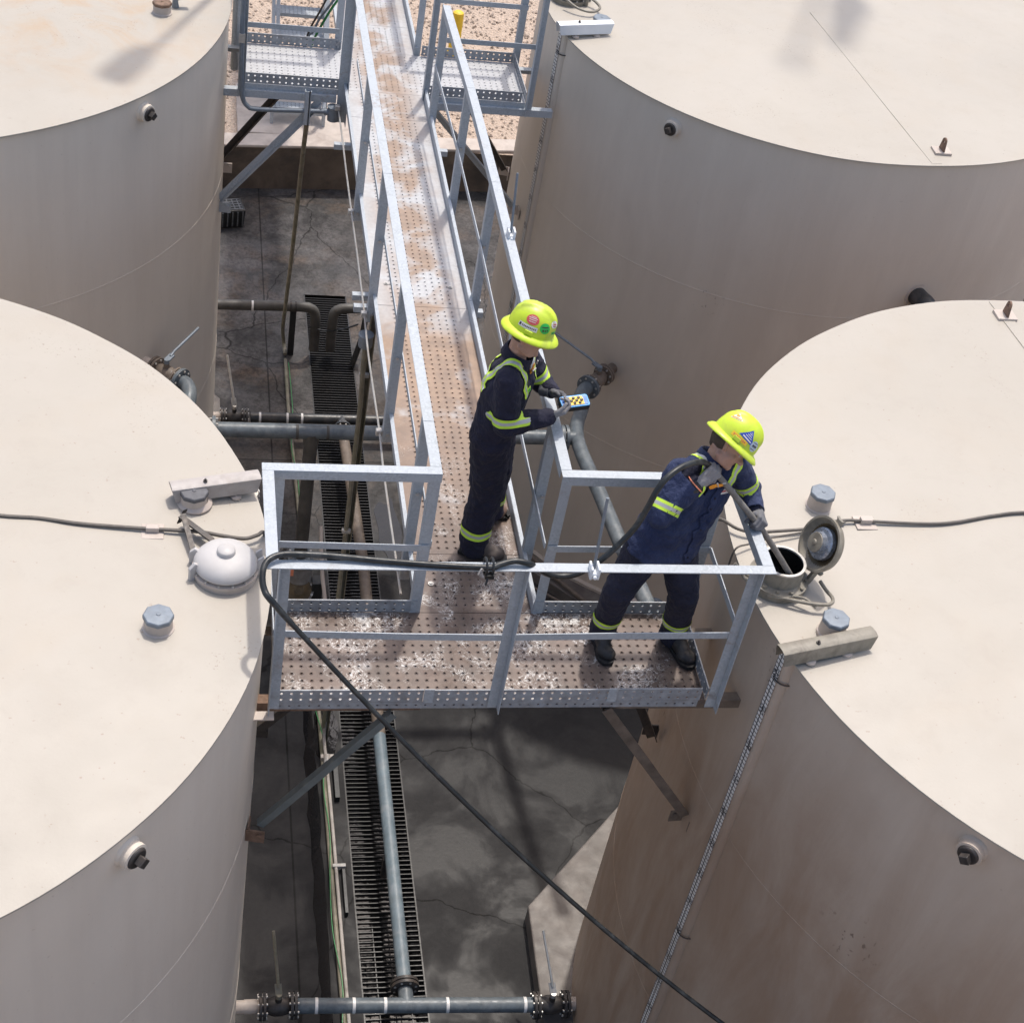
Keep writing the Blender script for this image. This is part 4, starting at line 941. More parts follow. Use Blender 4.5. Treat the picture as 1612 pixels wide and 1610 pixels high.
# left hand valve
ra = math.radians(-39.2); rd = V((math.cos(ra), math.sin(ra), 0)); w0 = V((-2.72, 6.60, -1.95)) + rd * 2.91
MB().tube([w0 - rd * .03, w0 + rd * .11], .056, 20).build("nozzle", M['tan'], t)
valve(t, w0 + rd * .24, rd, .060, (Z, (.50, .80, .05)), body=M['brown'], hl=.50, hm=M['zinc'])
e0 = w0 + rd * .39
MB().tube(bez([e0, e0 + rd * .07, e0 + rd * .125 + V((-.02, -.06, -.01)), e0 + rd * .13 + V((-.03, -.17, -.03)), e0 + rd * .12 + V((-.05, -.45, -.1)), V((.02, OY, OZ))], 6), .064, 22).build("pipe", M['bluepipe'], t)
m = MB(); flange(m, e0 + rd * .0, rd, .115, .03); m.build("flange", M['bluepipe'], t)
m = MB(); bolts(m, e0 - rd * .01, rd, .092, 8, .035, .011); m.build("bolt_circle", M['bolt'], t)
# pump at the foot of the drop leg
t = thing("pump", (.945, OY, FZ), "grimy grey pump with a round bolted cover plate under the drop leg", "pump")
m = MB().lathe([(.001, -.03), (.12, -.03), (.13, .0), (.115, .06), (.10, .14), (.12, .19), (.12, .22), (.001, .22)], (.945, OY, -3.80), n=30)
m.tube([(.945, OY, -3.82), (.945, OY, FZ)], .07, 18)
fd = V((.02, -.80, .60)).normalized(); fc = V((.945, OY - .13, -3.86))
m.lathe([(.10, -.16), (.105, -.03), (.138, -.025), (.138, .0), (.001, .0)], fc, fd, 32)
cas = m.build("casing", M['duststeel'], t)
m = MB().lathe([(.118, 0), (.116, .012), (.06, .016), (.05, .022), (.03, .022), (.028, .030), (.001, .030)], fc, fd, 32); m.build("cover_plate", M['bronze'], cas)
m = MB(); bolts(m, fc, fd, .124, 8, .02, .012); m.build("bolt_circle", M['bolt'], cas)
m = MB().tube([(.80, OY + .10, -3.62), (.66, OY + .16, -3.62)], .085, 20)
for k in range(7): p = V((.79 - .02 * k, OY + .104 + .0086 * k, -3.62)); m.lathe([(.086, -.003), (.10, -.003), (.10, .003), (.086, .003)], p, (-.92, .39, 0), 20)
m.build("motor", M['duststeel'], t)
MB().box((1.06, OY - .14, -4.3), (1.16, OY - .02, -3.78)).build("terminal_box", M['black'], t, bevel=.006)
MB().tube(bez([(1.125, OY + .18, -3.35), (1.13, OY, -3.5), (1.15, OY - .12, -3.7), (1.19, OY - .35, -4.0), (1.20, OY - .6, -4.7)]), .018, 10).build("pump_conduit", M['tan'], t)
MB().bar((.83, OY - .16, -3.62), (.88, OY - .16, -3.62), (0, .004, 0), (0, 0, .035)).build("tag", M['pink'], t, smooth=0)
# twin outlet elbows over the drain
t = thing("drain_pipes", (1.48, 8.95, -4.3), "pair of dark grey elbow pipes emptying downward over the far end of the drain", "pipe")
EZ, EY = -4.22, 8.97
l = bez([(.2, EY - .03, EZ), (.75, EY - .01, EZ), (1.20, EY, EZ), (1.33, EY, EZ - .02), (1.385, EY, EZ - .09), (1.40, EY - .01, EZ - .25), (1.405, EY - .03, EZ - .58)], 6)
r = bez([(2.02, EY + .02, EZ), (1.80, EY + .01, EZ), (1.685, EY, EZ - .01), (1.615, EY, EZ - .07), (1.60, EY - .01, EZ - .22), (1.60, EY - .03, EZ - .58)], 6)
MB().tube(l, .060, 20).build("outlet_pipe", M['greypipe'], t); MB().tube(r, .060, 20).build("outlet_pipe", M['greypipe'], t)
for x in (1.10, 1.16): m = MB(); m.lathe([(.060, -.01), (.066, -.008), (.066, .008), (.060, .01)], (x, EY, EZ), X, 20); m.build("coupling", M['dark'], t); m = MB()
m = MB(); m = MB(); m.lathe([(.060, -.03), (.070, -.03), (.070, .03), (.001, .03)], (2.0, EY + .02, EZ), X, 20); m.build("coupling", M['dark'], t)
MB().box((1.10, EY - .03, FZ), (1.17, EY + .03, EZ - .05)).build("pipe_support", M['black'], t); m = MB().tube([(1.99, EY, EZ - .05), (1.95, EY - .12, -4.55), (1.86, EY - .2, FZ + .02)], .035, 10); m.build("pipe_support", M['black'], t)
MB().tube(bez([(1.32, EY - .04, -4.47), (1.5, EY - .075, -4.49), (1.7, EY - .06, -4.48), (1.9, EY - .05, -4.40)]), .010, 6).build("tie_strap", M['black'], t)
m = MB(); bands(m, (0, EY - .02, EZ), X, (.66,), .060); m.build("white_band", M['stwhite'], t)
# conduits and wire along the floor
o = MB().tube(bez([(1.07, 8.8, -4.86), (1.07, 7.77, -4.86), (1.09, 6.9, -4.86), (1.13, 5.0, -4.86), (1.165, 3.4, -4.85), (1.175, 2.2, -4.86), (1.18, 1.2, -4.86), (1.20, -.4, -4.86), (1.2, -1.5, -4.86)], 6), .020, 10).build("floor_conduit", M['olive']); tag(o, "muddy brown conduit running along the floor left of the drain, wire tied to it", "conduit")
t = thing("floor_conduit", (1.215, 1.5, -4.84), "pale dusty conduit with a coupling running along the floor beside the brown one", "conduit")
MB().tube(bez([(1.18, 2.93, -4.55), (1.185, 2.9, -4.75), (1.205, 2.6, -4.84), (1.215, 1.9, -4.84), (1.222, 1.0, -4.845), (1.232, -.2, -4.845), (1.235, -1.5, -4.845)], 6), .015, 10).build("pipe", simple("dusty_pale_conduit", (.36, .33, .30), .6, var=.2, scale=12, dirt=(.16, .13, .11), dirtamt=.5), t)
MB().cyl((1.205, 2.75, -4.80), (1.208, 2.60, -4.84), .032, n=14).build("coupling", M['lcable'], t); MB().box((1.15, 2.72, -4.84), (1.27, 2.76, -4.80)).build("pipe_clamp", M['lcable'], t); MB().box((1.19, 1.55, -4.86), (1.30, 1.58, -4.825)).build("pipe_clamp", M['lcable'], t)
MB().box((1.26, 2.3, FZ), (1.30, 2.75, FZ + .06)).build("rest_block", M['black'], t, smooth=0); MB().box((1.27, 1.1, FZ), (1.295, 1.6, FZ + .055)).build("rest_block", M['black'], t, smooth=0)
random.seed(5)
wp = [(1.09 + random.uniform(-.02, .03), 8.7 - .52 * i, -4.835 + random.uniform(0, .01)) for i in range(11)] + [(1.17 + random.uniform(-.02, .035), 2.9 - .5 * i, -4.825) for i in range(8)]
o = MB().tube(bez(wp, 5), .0042, 6).build("ground_wire", M['wire']); tag(o, "thin green wire following the conduit along the floor", "wire")
# oddments beside the walkway
t = thing("float_panel", (1.44, 2.1, -1.0), "dark green oval plate hanging edge on under the walkway's left side", "plate")
m = MB().lathe([(.001, -.012), (.30, -.012), (.31, 0), (.30, .012), (.001, .012)], (1.40, 1.72, -.80), (.96, -.05, .28), 30); pl = m.build("plate", M['teal'], t)
MB().lathe([(.30, -.02), (.325, -.018), (.325, .018), (.30, .02)], (1.40, 1.72, -.80), (.96, -.05, .28), 30).build("rim", M['black'], pl)
MB().bar((1.36, 2.02, -.45), (1.33, 1.95, -.08), (.02, 0, 0), (0, .02, 0)).build("hanger", M['rust'], t, smooth=0)
o = thing("pipe_stub", (4.4, 4.58, -4.7), "pale pipe stub and fitting lying low behind the bending worker", "pipe")
MB().tube([(4.25, 4.62, -4.66), (4.62, 4.60, -4.66)], [.05, .03], 14).build("pipe", M['tan'], o); MB().lathe([(.04, -.02), (.055, -.02), (.055, .05), (.03, .07)], (4.68, 4.62, -4.66), (.9, .3, .2), 14).build("fitting", M['zinc'], o)
MB().cyl((4.83, 4.66, -4.68), (4.88, 4.68, -4.68), .025, n=8).build("plug", M['bolt'], o)
o = MB().tube(bez([(3.38, 5.5, -4.72), (3.62, 5.12, -4.72), (3.95, 4.66, -4.72), (4.1, 4.45, -4.72)]), .022, 8).build("brown_conduit", M['brown']); tag(o, "brown conduit curving along the foot of the grey tan tank", "conduit")
o = MB().tube([(3.12, 4.9, -4.55), (4.2, 4.25, -4.72)], .012, 8).build("thin_rod", M['brown']); tag(o, "thin brown rod lying aslant behind the platform's right kick plate", "rod")
o = thing("black_pipe_elbow", (6.27, 4.5, -.6), "black pipe elbow on the grey tan tank wall just above the near roof edge", "pipe")
a = math.radians(-75.2); d = V((math.cos(a), math.sin(a), 0)); p = V((5.56, 6.99, -.72)) + d * 2.53
MB().tube(bez([p, p + d * .1, p + d * .19 + Z * .0, p + d * .24 - Z * .08, p + d * .24 - Z * .4], 6), .085, 20).build("elbow", M['blackpipe'], o)
MB().lathe([(.10, 0), (.12, 0), (.12, .03), (.10, .03)], p, d, 24).build("collar", M['tan'], o)

# grounding rods clamped on the rails
def rodthing(p, q, label):
    t = thing("clamp_rod", p, label, "rod", "rods clamped to the handrails")
    p, q = V(p), V(q); MB().tube([p - (q - p) * .02, q], .0085, 8).build("rod", M['zinc'], t)
    d = (q - p).normalized()
    m = MB().box((p.x - .024, p.y - .045, p.z - .05), (p.x + .024, p.y + .02, p.z - .012)); m.box((p.x - .026, p.y - .05, p.z - .052), (p.x - .012, p.y + .022, p.z + .022)); m.box((p.x + .012, p.y - .05, p.z - .052), (p.x + .026, p.y + .022, p.z + .022)); m.cyl((p.x, p.y - .046, p.z - .03), (p.x, p.y - .062, p.z - .03), .012, n=8)
    m.build("clamp", M['white'], t, bevel=.005)
rodthing((1.918, -.89, 1.09), (1.93, -.80, 1.48), "thin steel rod held by a white clamp on the front handrail")
rodthing((1.935, 2.276, 1.10), (1.94, 2.40, 1.46), "thin steel rod held by a white clamp on the walkway's right handrail")

# cables lying on the tank roofs
def rcable(name, pts, label, r=.0105):
    o = MB().tube(bez(pts, 6), r, 8).build(name, M['cable']); tag(o, label, "cable"); return o
z = .645
o = rcable("roof_cable", [(-2.6, .02, .73), (-1.7, -.06, .69), (-1.12, -.115, .67), (-.91, -.120, .66), (-.679, -.155, .655), (-.315, -.176, z), (-.08, -.190, z), (.05, -.22, z), (.17, -.24, z), (.241, -.212, z), (.28, -.17, .62), (.33, -.08, .35), (.36, .0, -.1)], "dark cable running across the near left tank roof past the domed hatch")
MB().box((-.375, -.235, .622), (-.255, -.115, .63)).box((-.35, -.19, .63), (-.28, -.155, .662)).build("cable_clip", M['tan'], o, bevel=.004)
o = rcable("roof_cable", [(2.87, .20, .45), (2.90, .06, .56), (2.935, -.01, .64), (3.008, -.09, .645), (3.10, -.122, .645), (3.222, -.112, .645), (3.447, -.088, .65), (3.546, -.040, .65), (3.71, -.015, .655), (3.831, -.018, .655), (4.191, -.043, .665), (4.402, -.032, .672), (4.675, .026, .68), (4.914, .05, .69), (5.4, .02, .70)], "dark cable running across the near right tank roof behind the open hatch")
MB().box((3.77, -.075, .636), (3.90, .045, .642)).box((3.80, -.035, .642), (3.87, .005, .675)).build("cable_clip", M['tan'], o, bevel=.004)
MB().tube([(4.90, .045, .69), (5.0, .06, .69)], .022, 10).build("cable_gland", M['bolt'], o)
rcable("roof_cable", [(2.945, -.27, .52), (2.962, -.258, .64), (3.06, -.215, .64), (3.21, -.165, .645), (3.38, -.125, .648), (3.5, -.09, .65), (3.7, -.03, .655)], "thin shorter cable on the near right tank roof beside the open hatch", .006)
# ------------------------------------------------------------------ people
def capsule(m, p0, p1, r0, r1=None, flat=None, n=16):
    p0, p1 = V(p0), V(p1); r1 = r0 if r1 is None else r1
    if (p1 - p0).length < 1e-6: p1 = p0 + V((0, 0, 1e-4))
    L = (p1 - p0).length; prof = []
    for i in range(7): a = PI / 2 * i / 6; prof.append((r0 * math.sin(a), -r0 * math.cos(a)))
    for i in range(7): a = PI / 2 * i / 6; prof.append((r1 * math.cos(a), L + r1 * math.sin(a)))
    k = len(m.v); m.lathe(prof, p0, p1 - p0, n)
    if flat:
        d, s = V(flat[0]).normalized(), flat[1]; c = (p0 + p1) / 2
        for i in range(k, len(m.v)):
            q = m.v[i] - p0; ax = (p1 - p0); t = q.dot(ax) / ax.dot(ax); b = p0 + ax * t
            e = m.v[i] - b; m.v[i] = b + e - d * (e.dot(d) * (1 - s))
def ellip(m, c, axes):
    k = len(m.v); m.sphere((0, 0, 0), 1, 10)
    for i in range(k, len(m.v)):
        q = m.v[i]; m.v[i] = V(c) + V(axes[0]) * q.x + V(axes[1]) * q.y + V(axes[2]) * q.z
def organic(m, voxel, smooth=4, folds=0., fscale=.07, seed=0):
    me = bpy.data.meshes.new("tmp"); me.from_pydata([tuple(p) for p in m.v], [], m.f)
    bm = bmesh.new(); bm.from_mesh(me); bmesh.ops.remove_doubles(bm, verts=bm.verts, dist=1e-6); bmesh.ops.recalc_face_normals(bm, faces=bm.faces); bm.to_mesh(me); bm.free()
    o = bpy.data.objects.new("tmp", me); COL.objects.link(o)
    r = o.modifiers.new("r", 'REMESH'); r.mode = 'VOXEL'; r.voxel_size = voxel
    s = o.modifiers.new("s", 'SMOOTH'); s.factor = .5; s.iterations = smooth
    if folds:
        tx = bpy.data.textures.new("folds", 'CLOUDS'); tx.noise_scale = fscale; tx.noise_depth = 3
        d = o.modifiers.new("d", 'DISPLACE'); d.texture = tx; d.strength = folds; d.mid_level = .5; d.texture_coords = 'LOCAL'
        if seed:
            t2 = bpy.data.textures.new("wrinkles", 'STUCCI'); t2.noise_scale = .045; t2.turbulence = 9
            d2 = o.modifiers.new("d2", 'DISPLACE'); d2.texture = t2; d2.strength = .009; d2.mid_level = .5; d2.texture_coords = 'LOCAL'
        s2 = o.modifiers.new("s2", 'SMOOTH'); s2.factor = .4; s2.iterations = 1
    dg = bpy.context.evaluated_depsgraph_get(); dg.update()
    out = bpy.data.meshes.new_from_object(o.evaluated_get(dg))
    bpy.data.objects.remove(o)
    return out
def place(me, name, mats, parent, pick=None, keep=None):
    o0 = parent_origin(parent)
    if keep:
        bm = bmesh.new(); bm.from_mesh(me)
        bmesh.ops.delete(bm, geom=[f for f in bm.faces if not keep(f.calc_center_median())], context='FACES'); bm.to_mesh(me); bm.free()
    me.materials.clear()
    for q in mats: me.materials.append(q)
    if pick:
        for p in me.polygons: p.material_index = pick(V(p.center))
    for v in me.vertices: v.co -= o0
    me.shade_smooth(); me.name = name
    o = bpy.data.objects.new(name, me); COL.objects.link(o); o.parent = parent
    return o
def bvh(me):
    bm = bmesh.new(); bm.from_mesh(me); t = BVHTree.FromBMesh(bm); bm.free(); return t
def ring_band(tree, c, ax, rmax, widths, names, mats, parent, part="reflective_band", lift=.005, centre=0):
    # band hugging a limb: rays shot inward at the axis
    ax = V(ax).normalized(); u, v, w = frame(ax); n = 40; c = V(c)
    for _ in range(centre):
        hs = [tree.ray_cast(c, u * math.cos(2 * PI * k / n) + v * math.sin(2 * PI * k / n), rmax) for k in range(n)]
        hs = [h_[0] for h_ in hs if h_[0] is not None]
        if hs: c = sum(hs, V((0, 0, 0))) / len(hs)
    off = -sum(widths) / 2
    root = None
    for wd, mt in zip(widths, mats):
        rows = []
        for e in (off, off + wd * .5, off + wd):
            o = V(c) + ax * e; ds = [u * math.cos(2 * PI * k / n) + v * math.sin(2 * PI * k / n) for k in range(n)]
            rr = [(tree.ray_cast(o, d, rmax)[3] or rmax) for d in ds]; md = sorted(rr)[n // 2]
            rr = [min(x, md * 1.22) for x in rr]; rr = [max(rr[k], (rr[k - 1] + rr[(k + 1) % n]) / 2) for k in range(n)]
            rows.append([o + d * (x + lift) for d, x in zip(ds, rr)])
        m = MB(); m.add([p for r in rows for p in r], [(i * n + k, i * n + (k + 1) % n, (i + 1) * n + (k + 1) % n, (i + 1) * n + k) for i in range(2) for k in range(n)])
        o = m.build(part if root is None else "reflective_strip", mt, parent if root is None else root, smooth=80)
        root = root or o; off += wd
def strip_band(tree, pts, widths, mats, parent, part="reflective_band", lift=.007, lat=None):
    pts = bez(pts, 12); root = None; off0 = -sum(widths) / 2
    for wd, mt in zip(widths, mats):
        rows = []
        for i, p in enumerate(pts):
            t = (pts[min(i + 1, len(pts) - 1)] - pts[max(i - 1, 0)]).normalized()
            q, nr, _, _ = tree.find_nearest(p); s = t.cross(nr).normalized(); row = []
            for e in (off0, off0 + wd * .25, off0 + wd * .5, off0 + wd * .75, off0 + wd):
                qq, nn, _, _ = tree.find_nearest(q + s * e); row.append(qq + nn * lift)
            rows.append(row)
        m = MB(); k = len(rows); m.add([p for r in rows for p in r], [(i * 5 + j, i * 5 + j + 1, (i + 1) * 5 + j + 1, (i + 1) * 5 + j) for i in range(k - 1) for j in range(4)])
        o = m.build(part if root is None else "reflective_strip", mt, parent if root is None else root, smooth=80)
        root = root or o; off0 += wd
HV = ([.017, .020, .017], None)
def hvmats(): return [M['lime'], M['silver'], M['lime']]

def hard_hat(parent, O, f, up, stickers):
    up = V(up).normalized(); f = (V(f) - up * V(f).dot(up)).normalized(); l = up.cross(f); O = V(O)
    n = 56; A, B = .133, .112
    def P(x, y, z): return O + f * x + l * y + up * z
    m = MB(); rows = []
    # dome rows from brim to crown, then crown ridge raised along the middle
    def dome(a, el, lift=0.):
        ce, se = math.cos(el), math.sin(el)
        x, y, z = A * ce ** .8 * math.cos(a), B * ce ** .8 * math.sin(a), .148 * se ** .92
        yy = abs(y); rid = .009 * max(0, min(1, (.036 - yy) / .008)) * max(0, min(1, (z - .055) / .03)) * (1 if x > -.09 else .6)
        g = max(.0001, math.sqrt((x / A) ** 2 + (y / B) ** 2 + (z / .148) ** 2))
        nn = V((x / A ** 2, y / B ** 2, z / .148 ** 2)).normalized()
        q = V((x, y, z)) + nn * (rid + lift); return P(*q)
    br = [(1.235, -.022), (1.245, -.018), (1.235, -.012), (1.12, .001), (1.03, .004)]
    for k, z in br:
        row = []
        for i in range(n):
            a = 2 * PI * i / n; fr = 1 + .05 * max(0, math.cos(a)) * (k - 1) / .24
            row.append(P(A * k * fr * math.cos(a), (B + .004) * (k + .055 * (k - 1) / .24) * math.sin(a), z - .010 * (k - 1) / .24 * math.cos(a) ** 2))
        rows.append(row)
    for j in range(14):
        el = .03 + (PI / 2 - .04) * j / 13; rows.append([dome(2 * PI * i / n, el) for i in range(n)])
    K = len(rows); m.add([p for r in rows for p in r], [(i * n + k, i * n + (k + 1) % n, (i + 1) * n + (k + 1) % n, (i + 1) * n + k) for i in range(K - 1) for k in range(n)] + [tuple((K - 1) * n + k for k in range(n))])
    h = m.build("hard_hat", M['hat'], parent, smooth=42)
    inn = MB(); inn.add([P(A * .985 * k * math.cos(2 * PI * i / n), B * .985 * k * math.sin(2 * PI * i / n), z) for k, z in ((1.24, -.022), (1.0, -.012), (.9, .06), (.5, .12)) for i in range(n)],
                        [(i * n + k, i * n + (k + 1) % n, (i + 1) * n + (k + 1) % n, (i + 1) * n + k) for i in range(3) for k in range(n)] + [tuple(3 * n + k for k in range(n))])
    inn.build("hat_lining", M['hat'], h, smooth=60)
    sl = MB()
    for a, zz in ((PI / 2, .018), (-PI / 2, .018)):
        c = dome(a, .13, .002); d = l * math.sin(a); sl.bar(c - f * .022, c + f * .022, up * .011, d * .006)
    sl.build("accessory_slot", M['hat'], h, smooth=0, bevel=.003)
    for kind, a, el, size, mt, extra in stickers:
        def pt(x, y, lift):     # tangent offsets on the dome in metres
            rr = max(.05, .12 * math.cos(el)); return dome(a + x / rr, el + y / .135, lift)
        def flat(poly, mat, lift, part, par):
            cx = sum(p[0] for p in poly) / len(poly); cyy = sum(p[1] for p in poly) / len(poly); q = MB(); N = len(poly)
            vs = [pt(cx, cyy, lift)]
            for k in (.5, 1.): vs += [pt(cx + (x - cx) * k, cyy + (y - cyy) * k, lift) for x, y in poly]
            fs = [(0, 1 + i, 1 + (i + 1) % N) for i in range(N)] + [(1 + i, 1 + N + i, 1 + N + (i + 1) % N, 1 + (i + 1) % N) for i in range(N)]
            return q.add(vs, fs).build(part, mat, par, smooth=60)
        rot = extra.get('rot', 0); R_ = lambda p: (p[0] * math.cos(rot) - p[1] * math.sin(rot), p[0] * math.sin(rot) + p[1] * math.cos(rot))
        sub = lambda p, q: [R_(v) for v in [(p[0], p[1]), ((p[0] + q[0]) / 2, p[1]), (q[0], p[1]), (q[0], q[1]), ((p[0] + q[0]) / 2, q[1]), (p[0], q[1])]]
        if kind == 'disc':
            flat([(size * math.cos(2 * PI * i / 22), size * math.sin(2 * PI * i / 22)) for i in range(22)], mt, .0016, "sticker", h)
            for p, q in extra['bars']: flat(sub((p[0] * size, p[1] * size), (q[0] * size, q[1] * size)), extra['ink'], .0026, "sticker_print", h)
        elif kind == 'tri':
            flat([R_((size * x, size * y)) for x, y in [(-1, -.7), (-.33, -.7), (.33, -.7), (1, -.7), (.67, -.13), (.33, .43), (0, 1), (-.33, .43), (-.67, -.13)]], mt, .0016, "sticker", h)
            for p, q in extra['bars']: flat(sub((p[0] * size, p[1] * size), (q[0] * size, q[1] * size)), extra['ink'], .0026, "sticker_print", h)
        else:
            w, hh = size; flat([R_(v) for v in [(-w, -hh), (-w / 3, -hh), (w / 3, -hh), (w, -hh), (w, hh), (w / 3, hh), (-w / 3, hh), (-w, hh)]], mt, .0016, "sticker", h)
            for p, q in extra['bars']: flat(sub((p[0] * w, p[1] * hh), (q[0] * w, q[1] * hh)), extra['ink'], .0026, "sticker_print", h)
    return h

def head_prims(m, O, f, up):
    # head hangs below the hat origin O
    up = V(up).normalized(); f = (V(f) - up * V(f).dot(up)).normalized(); l = up.cross(f); O = V(O)
    P = lambda x, y, z: O + f * x + l * y + up * z
    ellip(m, P(-.005, 0, .0), (f * .100, l * .077, up * .108))
    ellip(m, P(.022, 0, -.075), (f * .072, l * .064, up * .078))
    capsule(m, P(.070, 0, -.128), P(.066, .0, -.118), .024, .028)                 # chin
    for s in (-1, 1):
        capsule(m, P(-.01, s * .055, -.105), P(.055, s * .026, -.132), .021, .018)  # jaw
        capsule(m, P(.052, s * .040, -.072), P(.066, s * .026, -.070), .022, .018)  # cheek
        capsule(m, P(-.014, s * .076, -.052), P(-.020, s * .082, -.030), .011, .014, n=10)  # ear
        capsule(m, P(-.006, s * .074, -.066), P(-.014, s * .077, -.05), .008, .010, n=10)
        capsule(m, P(.080, s * .030, -.022), P(.072, s * .050, -.026), .011, .010, n=10)   # brow
    capsule(m, P(.092, 0, -.035), P(.112, 0, -.070), .009, .013, n=10); capsule(m, P(.104, -.010, -.074), P(.104, .010, -.074), .009)
    capsule(m, P(.082, -.016, -.098), P(.082, .016, -.098), .0095); capsule(m, P(.080, -.014, -.108), P(.080, .014, -.108), .0095)
    return P, f, l, up
def eyes(parent, P):
    m = MB()
    for s in (-1, 1): m.sphere(P(.076, s * .031, -.040), .010, 6)
    m.build("eyes", M['covertan'], parent)
    m = MB()
    for s in (-1, 1): m.sphere(P(.0825, s * .031, -.041), .0055, 5)
    m.build("pupils", M['dark'], parent)

def hand(parent, wrist, d, n, s, mat, curl=(50, 70, 45), thumb=(.55, .65, .35), tcurl=.5, scale=1., cuff=None, cuffmat=None, spread=.10):
    # five separate fingers: d forward, n the way the palm faces, s towards the thumb
    d = V(d).normalized(); n = (V(n) - d * V(n).dot(d)).normalized(); s0 = V(s); s = (s0 - d * s0.dot(d) - n * s0.dot(n)).normalized(); w = V(wrist); S = scale
    m = MB()
    for k, off in enumerate((.030, .010, -.010, -.029)):
        b = w + d * .012 + s * off * .62 * S; e = w + (d * (.088 - .006 * abs(k - 1)) + s * off) * S
        capsule(m, b, e, .0165 * S, .0135 * S, n=12)
        L = ((.043, .027, .022), (.047, .030, .023), (.043, .028, .022), (.034, .021, .019))[k]
        p = e; ang = 0; dd = (d + s * off * spread * 8).normalized()
        for j in range(3):
            ang += math.radians(curl[j] + (4 * k if j == 0 else 0)); q = p + (dd * math.cos(ang) + n * math.sin(ang)) * L[j] * S
            capsule(m, p, q, (.0112 - .0010 * j) * S, (.0102 - .0010 * j) * S, n=10); p = q
    b = w + d * .022 * S + s * .018 * S + n * .006; k = w + (d * .050 + s * .046 + n * .016) * S
    capsule(m, b, k, .018 * S, .014 * S, n=12)
    t = V(thumb); td = (s * t[0] + d * t[1] + n * t[2]).normalized(); q = k + td * .032 * S; capsule(m, k, q, .0130 * S, .0118 * S, n=10)
    td2 = (td + (n * .9 - s * .5) * tcurl).normalized(); capsule(m, q, q + td2 * .026 * S, .0118 * S, .0100 * S, n=10)
    capsule(m, w - d * .03, w + d * .02, .030 * S, .030 * S, (n, .78))
    me = organic(m, .0036, 3); o = place(me, "glove", [mat], parent)
    if cuff:
        c = MB(); c.tube([w - d * .075, w - d * .05, w - d * .012], [.040, .038, .035], 18); c.build("glove_cuff", cuffmat or mat, o, smooth=60)
    return o

def boot(parent, heel, toe, ankle, mat):
    heel, toe, ankle = V(heel), V(toe), V(ankle); d = (toe - heel); d.z = 0; d.normalize(); s = Z.cross(d); g = heel.z
    H0 = V((heel.x, heel.y, g)); T0 = V((toe.x, toe.y, g)); L = (T0 - H0).length
    m = MB()
    capsule(m, H0 + d * .045 + Z * .062, T0 - d * .055 + Z * .046, .046, .042, (Z, .95))
    capsule(m, T0 - d * .075 + Z * .044 - s * .008, T0 - d * .05 + Z * .042 + s * .010, .048, .046, (Z, .85))
    capsule(m, H0 + d * .055 + Z * .07, ankle + Z * .04, .050, .056)
    capsule(m, H0 + d * .10 + Z * .085, T0 - d * .10 + Z * .062, .046, .040)
    me = organic(m, .007, 4, .004, .03); o = place(me, "boot", [mat], parent, keep=lambda c: c.z > g + .012)
    q = MB(); prof = [(-.02, .036), (.03, .045), (.10, .040), (.17, .050), (L - .03, .050), (L + .005, .030), (L + .012, 0)]
    poly = [(x, y) for x, y in [(-.012, 0)] + prof[:-1]] + [(L + .014, 0)] + [(x, -y) for x, y in prof[:-1][::-1]]
    q.prism(poly, H0 + Z * .002, d, s, .026); q.build("boot_sole", M['sole'], o, smooth=0, bevel=.004)
    return o
def collar(parent, c, ax, f, r, h, mat, open_=.35):
    ax = V(ax).normalized(); f = (V(f) - ax * V(f).dot(ax)).normalized(); l = ax.cross(f); n = 30; rows = []
    for rr, z, k in ((1.0, -.012, 0), (1.06, h * .5, 0), (1.16, h, 0), (1.27, h * .86, 0), (1.38, h * .2, 1), (1.42, -.012, 1)):
        row = []
        for i in range(n + 1):
            a = open_ + (2 * PI - 2 * open_) * i / n
            fall = .030 * max(0, math.cos(a) - .2)
            row.append(V(c) + f * (math.cos(a) * r * rr) + l * (math.sin(a) * r * rr * .96) + ax * (z - fall * (1.4 if k else .7)))
        rows.append(row)
    m = MB(); N = n + 1
    m.add([p for r_ in rows for p in r_], [(i * N + k, i * N + k + 1, (i + 1) * N + k + 1, (i + 1) * N + k) for i in range(5) for k in range(n)])
    return m.build("collar", mat, parent, smooth=60)

# ---- first worker: standing on the walkway, reading the meter
f = V((.93, -.37, 0)).normalized(); l = Z.cross(f)
p1 = thing("person", (1.66, .50, 0), "person in dark navy coveralls standing on the walkway holding a blue handheld meter", "person", "workers on the catwalk")
pel = V((1.595, .42, .915)); chest = V((1.625, .400, 1.27)); nk = V((1.640, .392, 1.445))
hO = V((1.682, .372, 1.672)); hup = V((.235, .09, .95)).normalized()
shR = nk - l * .170 - Z * .030; shL = nk + l * .170 - Z * .035
elR = V((1.600, .195, 1.135)); wrR = V((1.845, .235, 1.170)); elL = V((1.845, .560, 1.175)); wrL = V((1.905, .430, 1.195))
knR = V((1.612, .385, .50)); anR = V((1.575, .355, .115)); knL = V((1.690, .57, .50)); anL = V((1.725, .675, .115))
m = MB()
capsule(m, pel - l * .068, pel + l * .068, .130, .130, (f, 1.0))
for s in (-1, 1):
    capsule(m, pel + l * s * .060 + Z * .03, chest + l * s * .065, .128, .140, (f, .97))
    capsule(m, chest + l * s * .082, nk + l * s * .09 - Z * .06, .130, .092)
    capsule(m, nk + l * s * .03 + Z * .012, (shR if s < 0 else shL) + Z * .012, .056, .062)
capsule(m, shR, elR, .080, .074); capsule(m, elR, wrR, .072, .050)
capsule(m, shL, elL, .080, .068); capsule(m, elL, wrL - (wrL - elL) * .2, .066, .050)
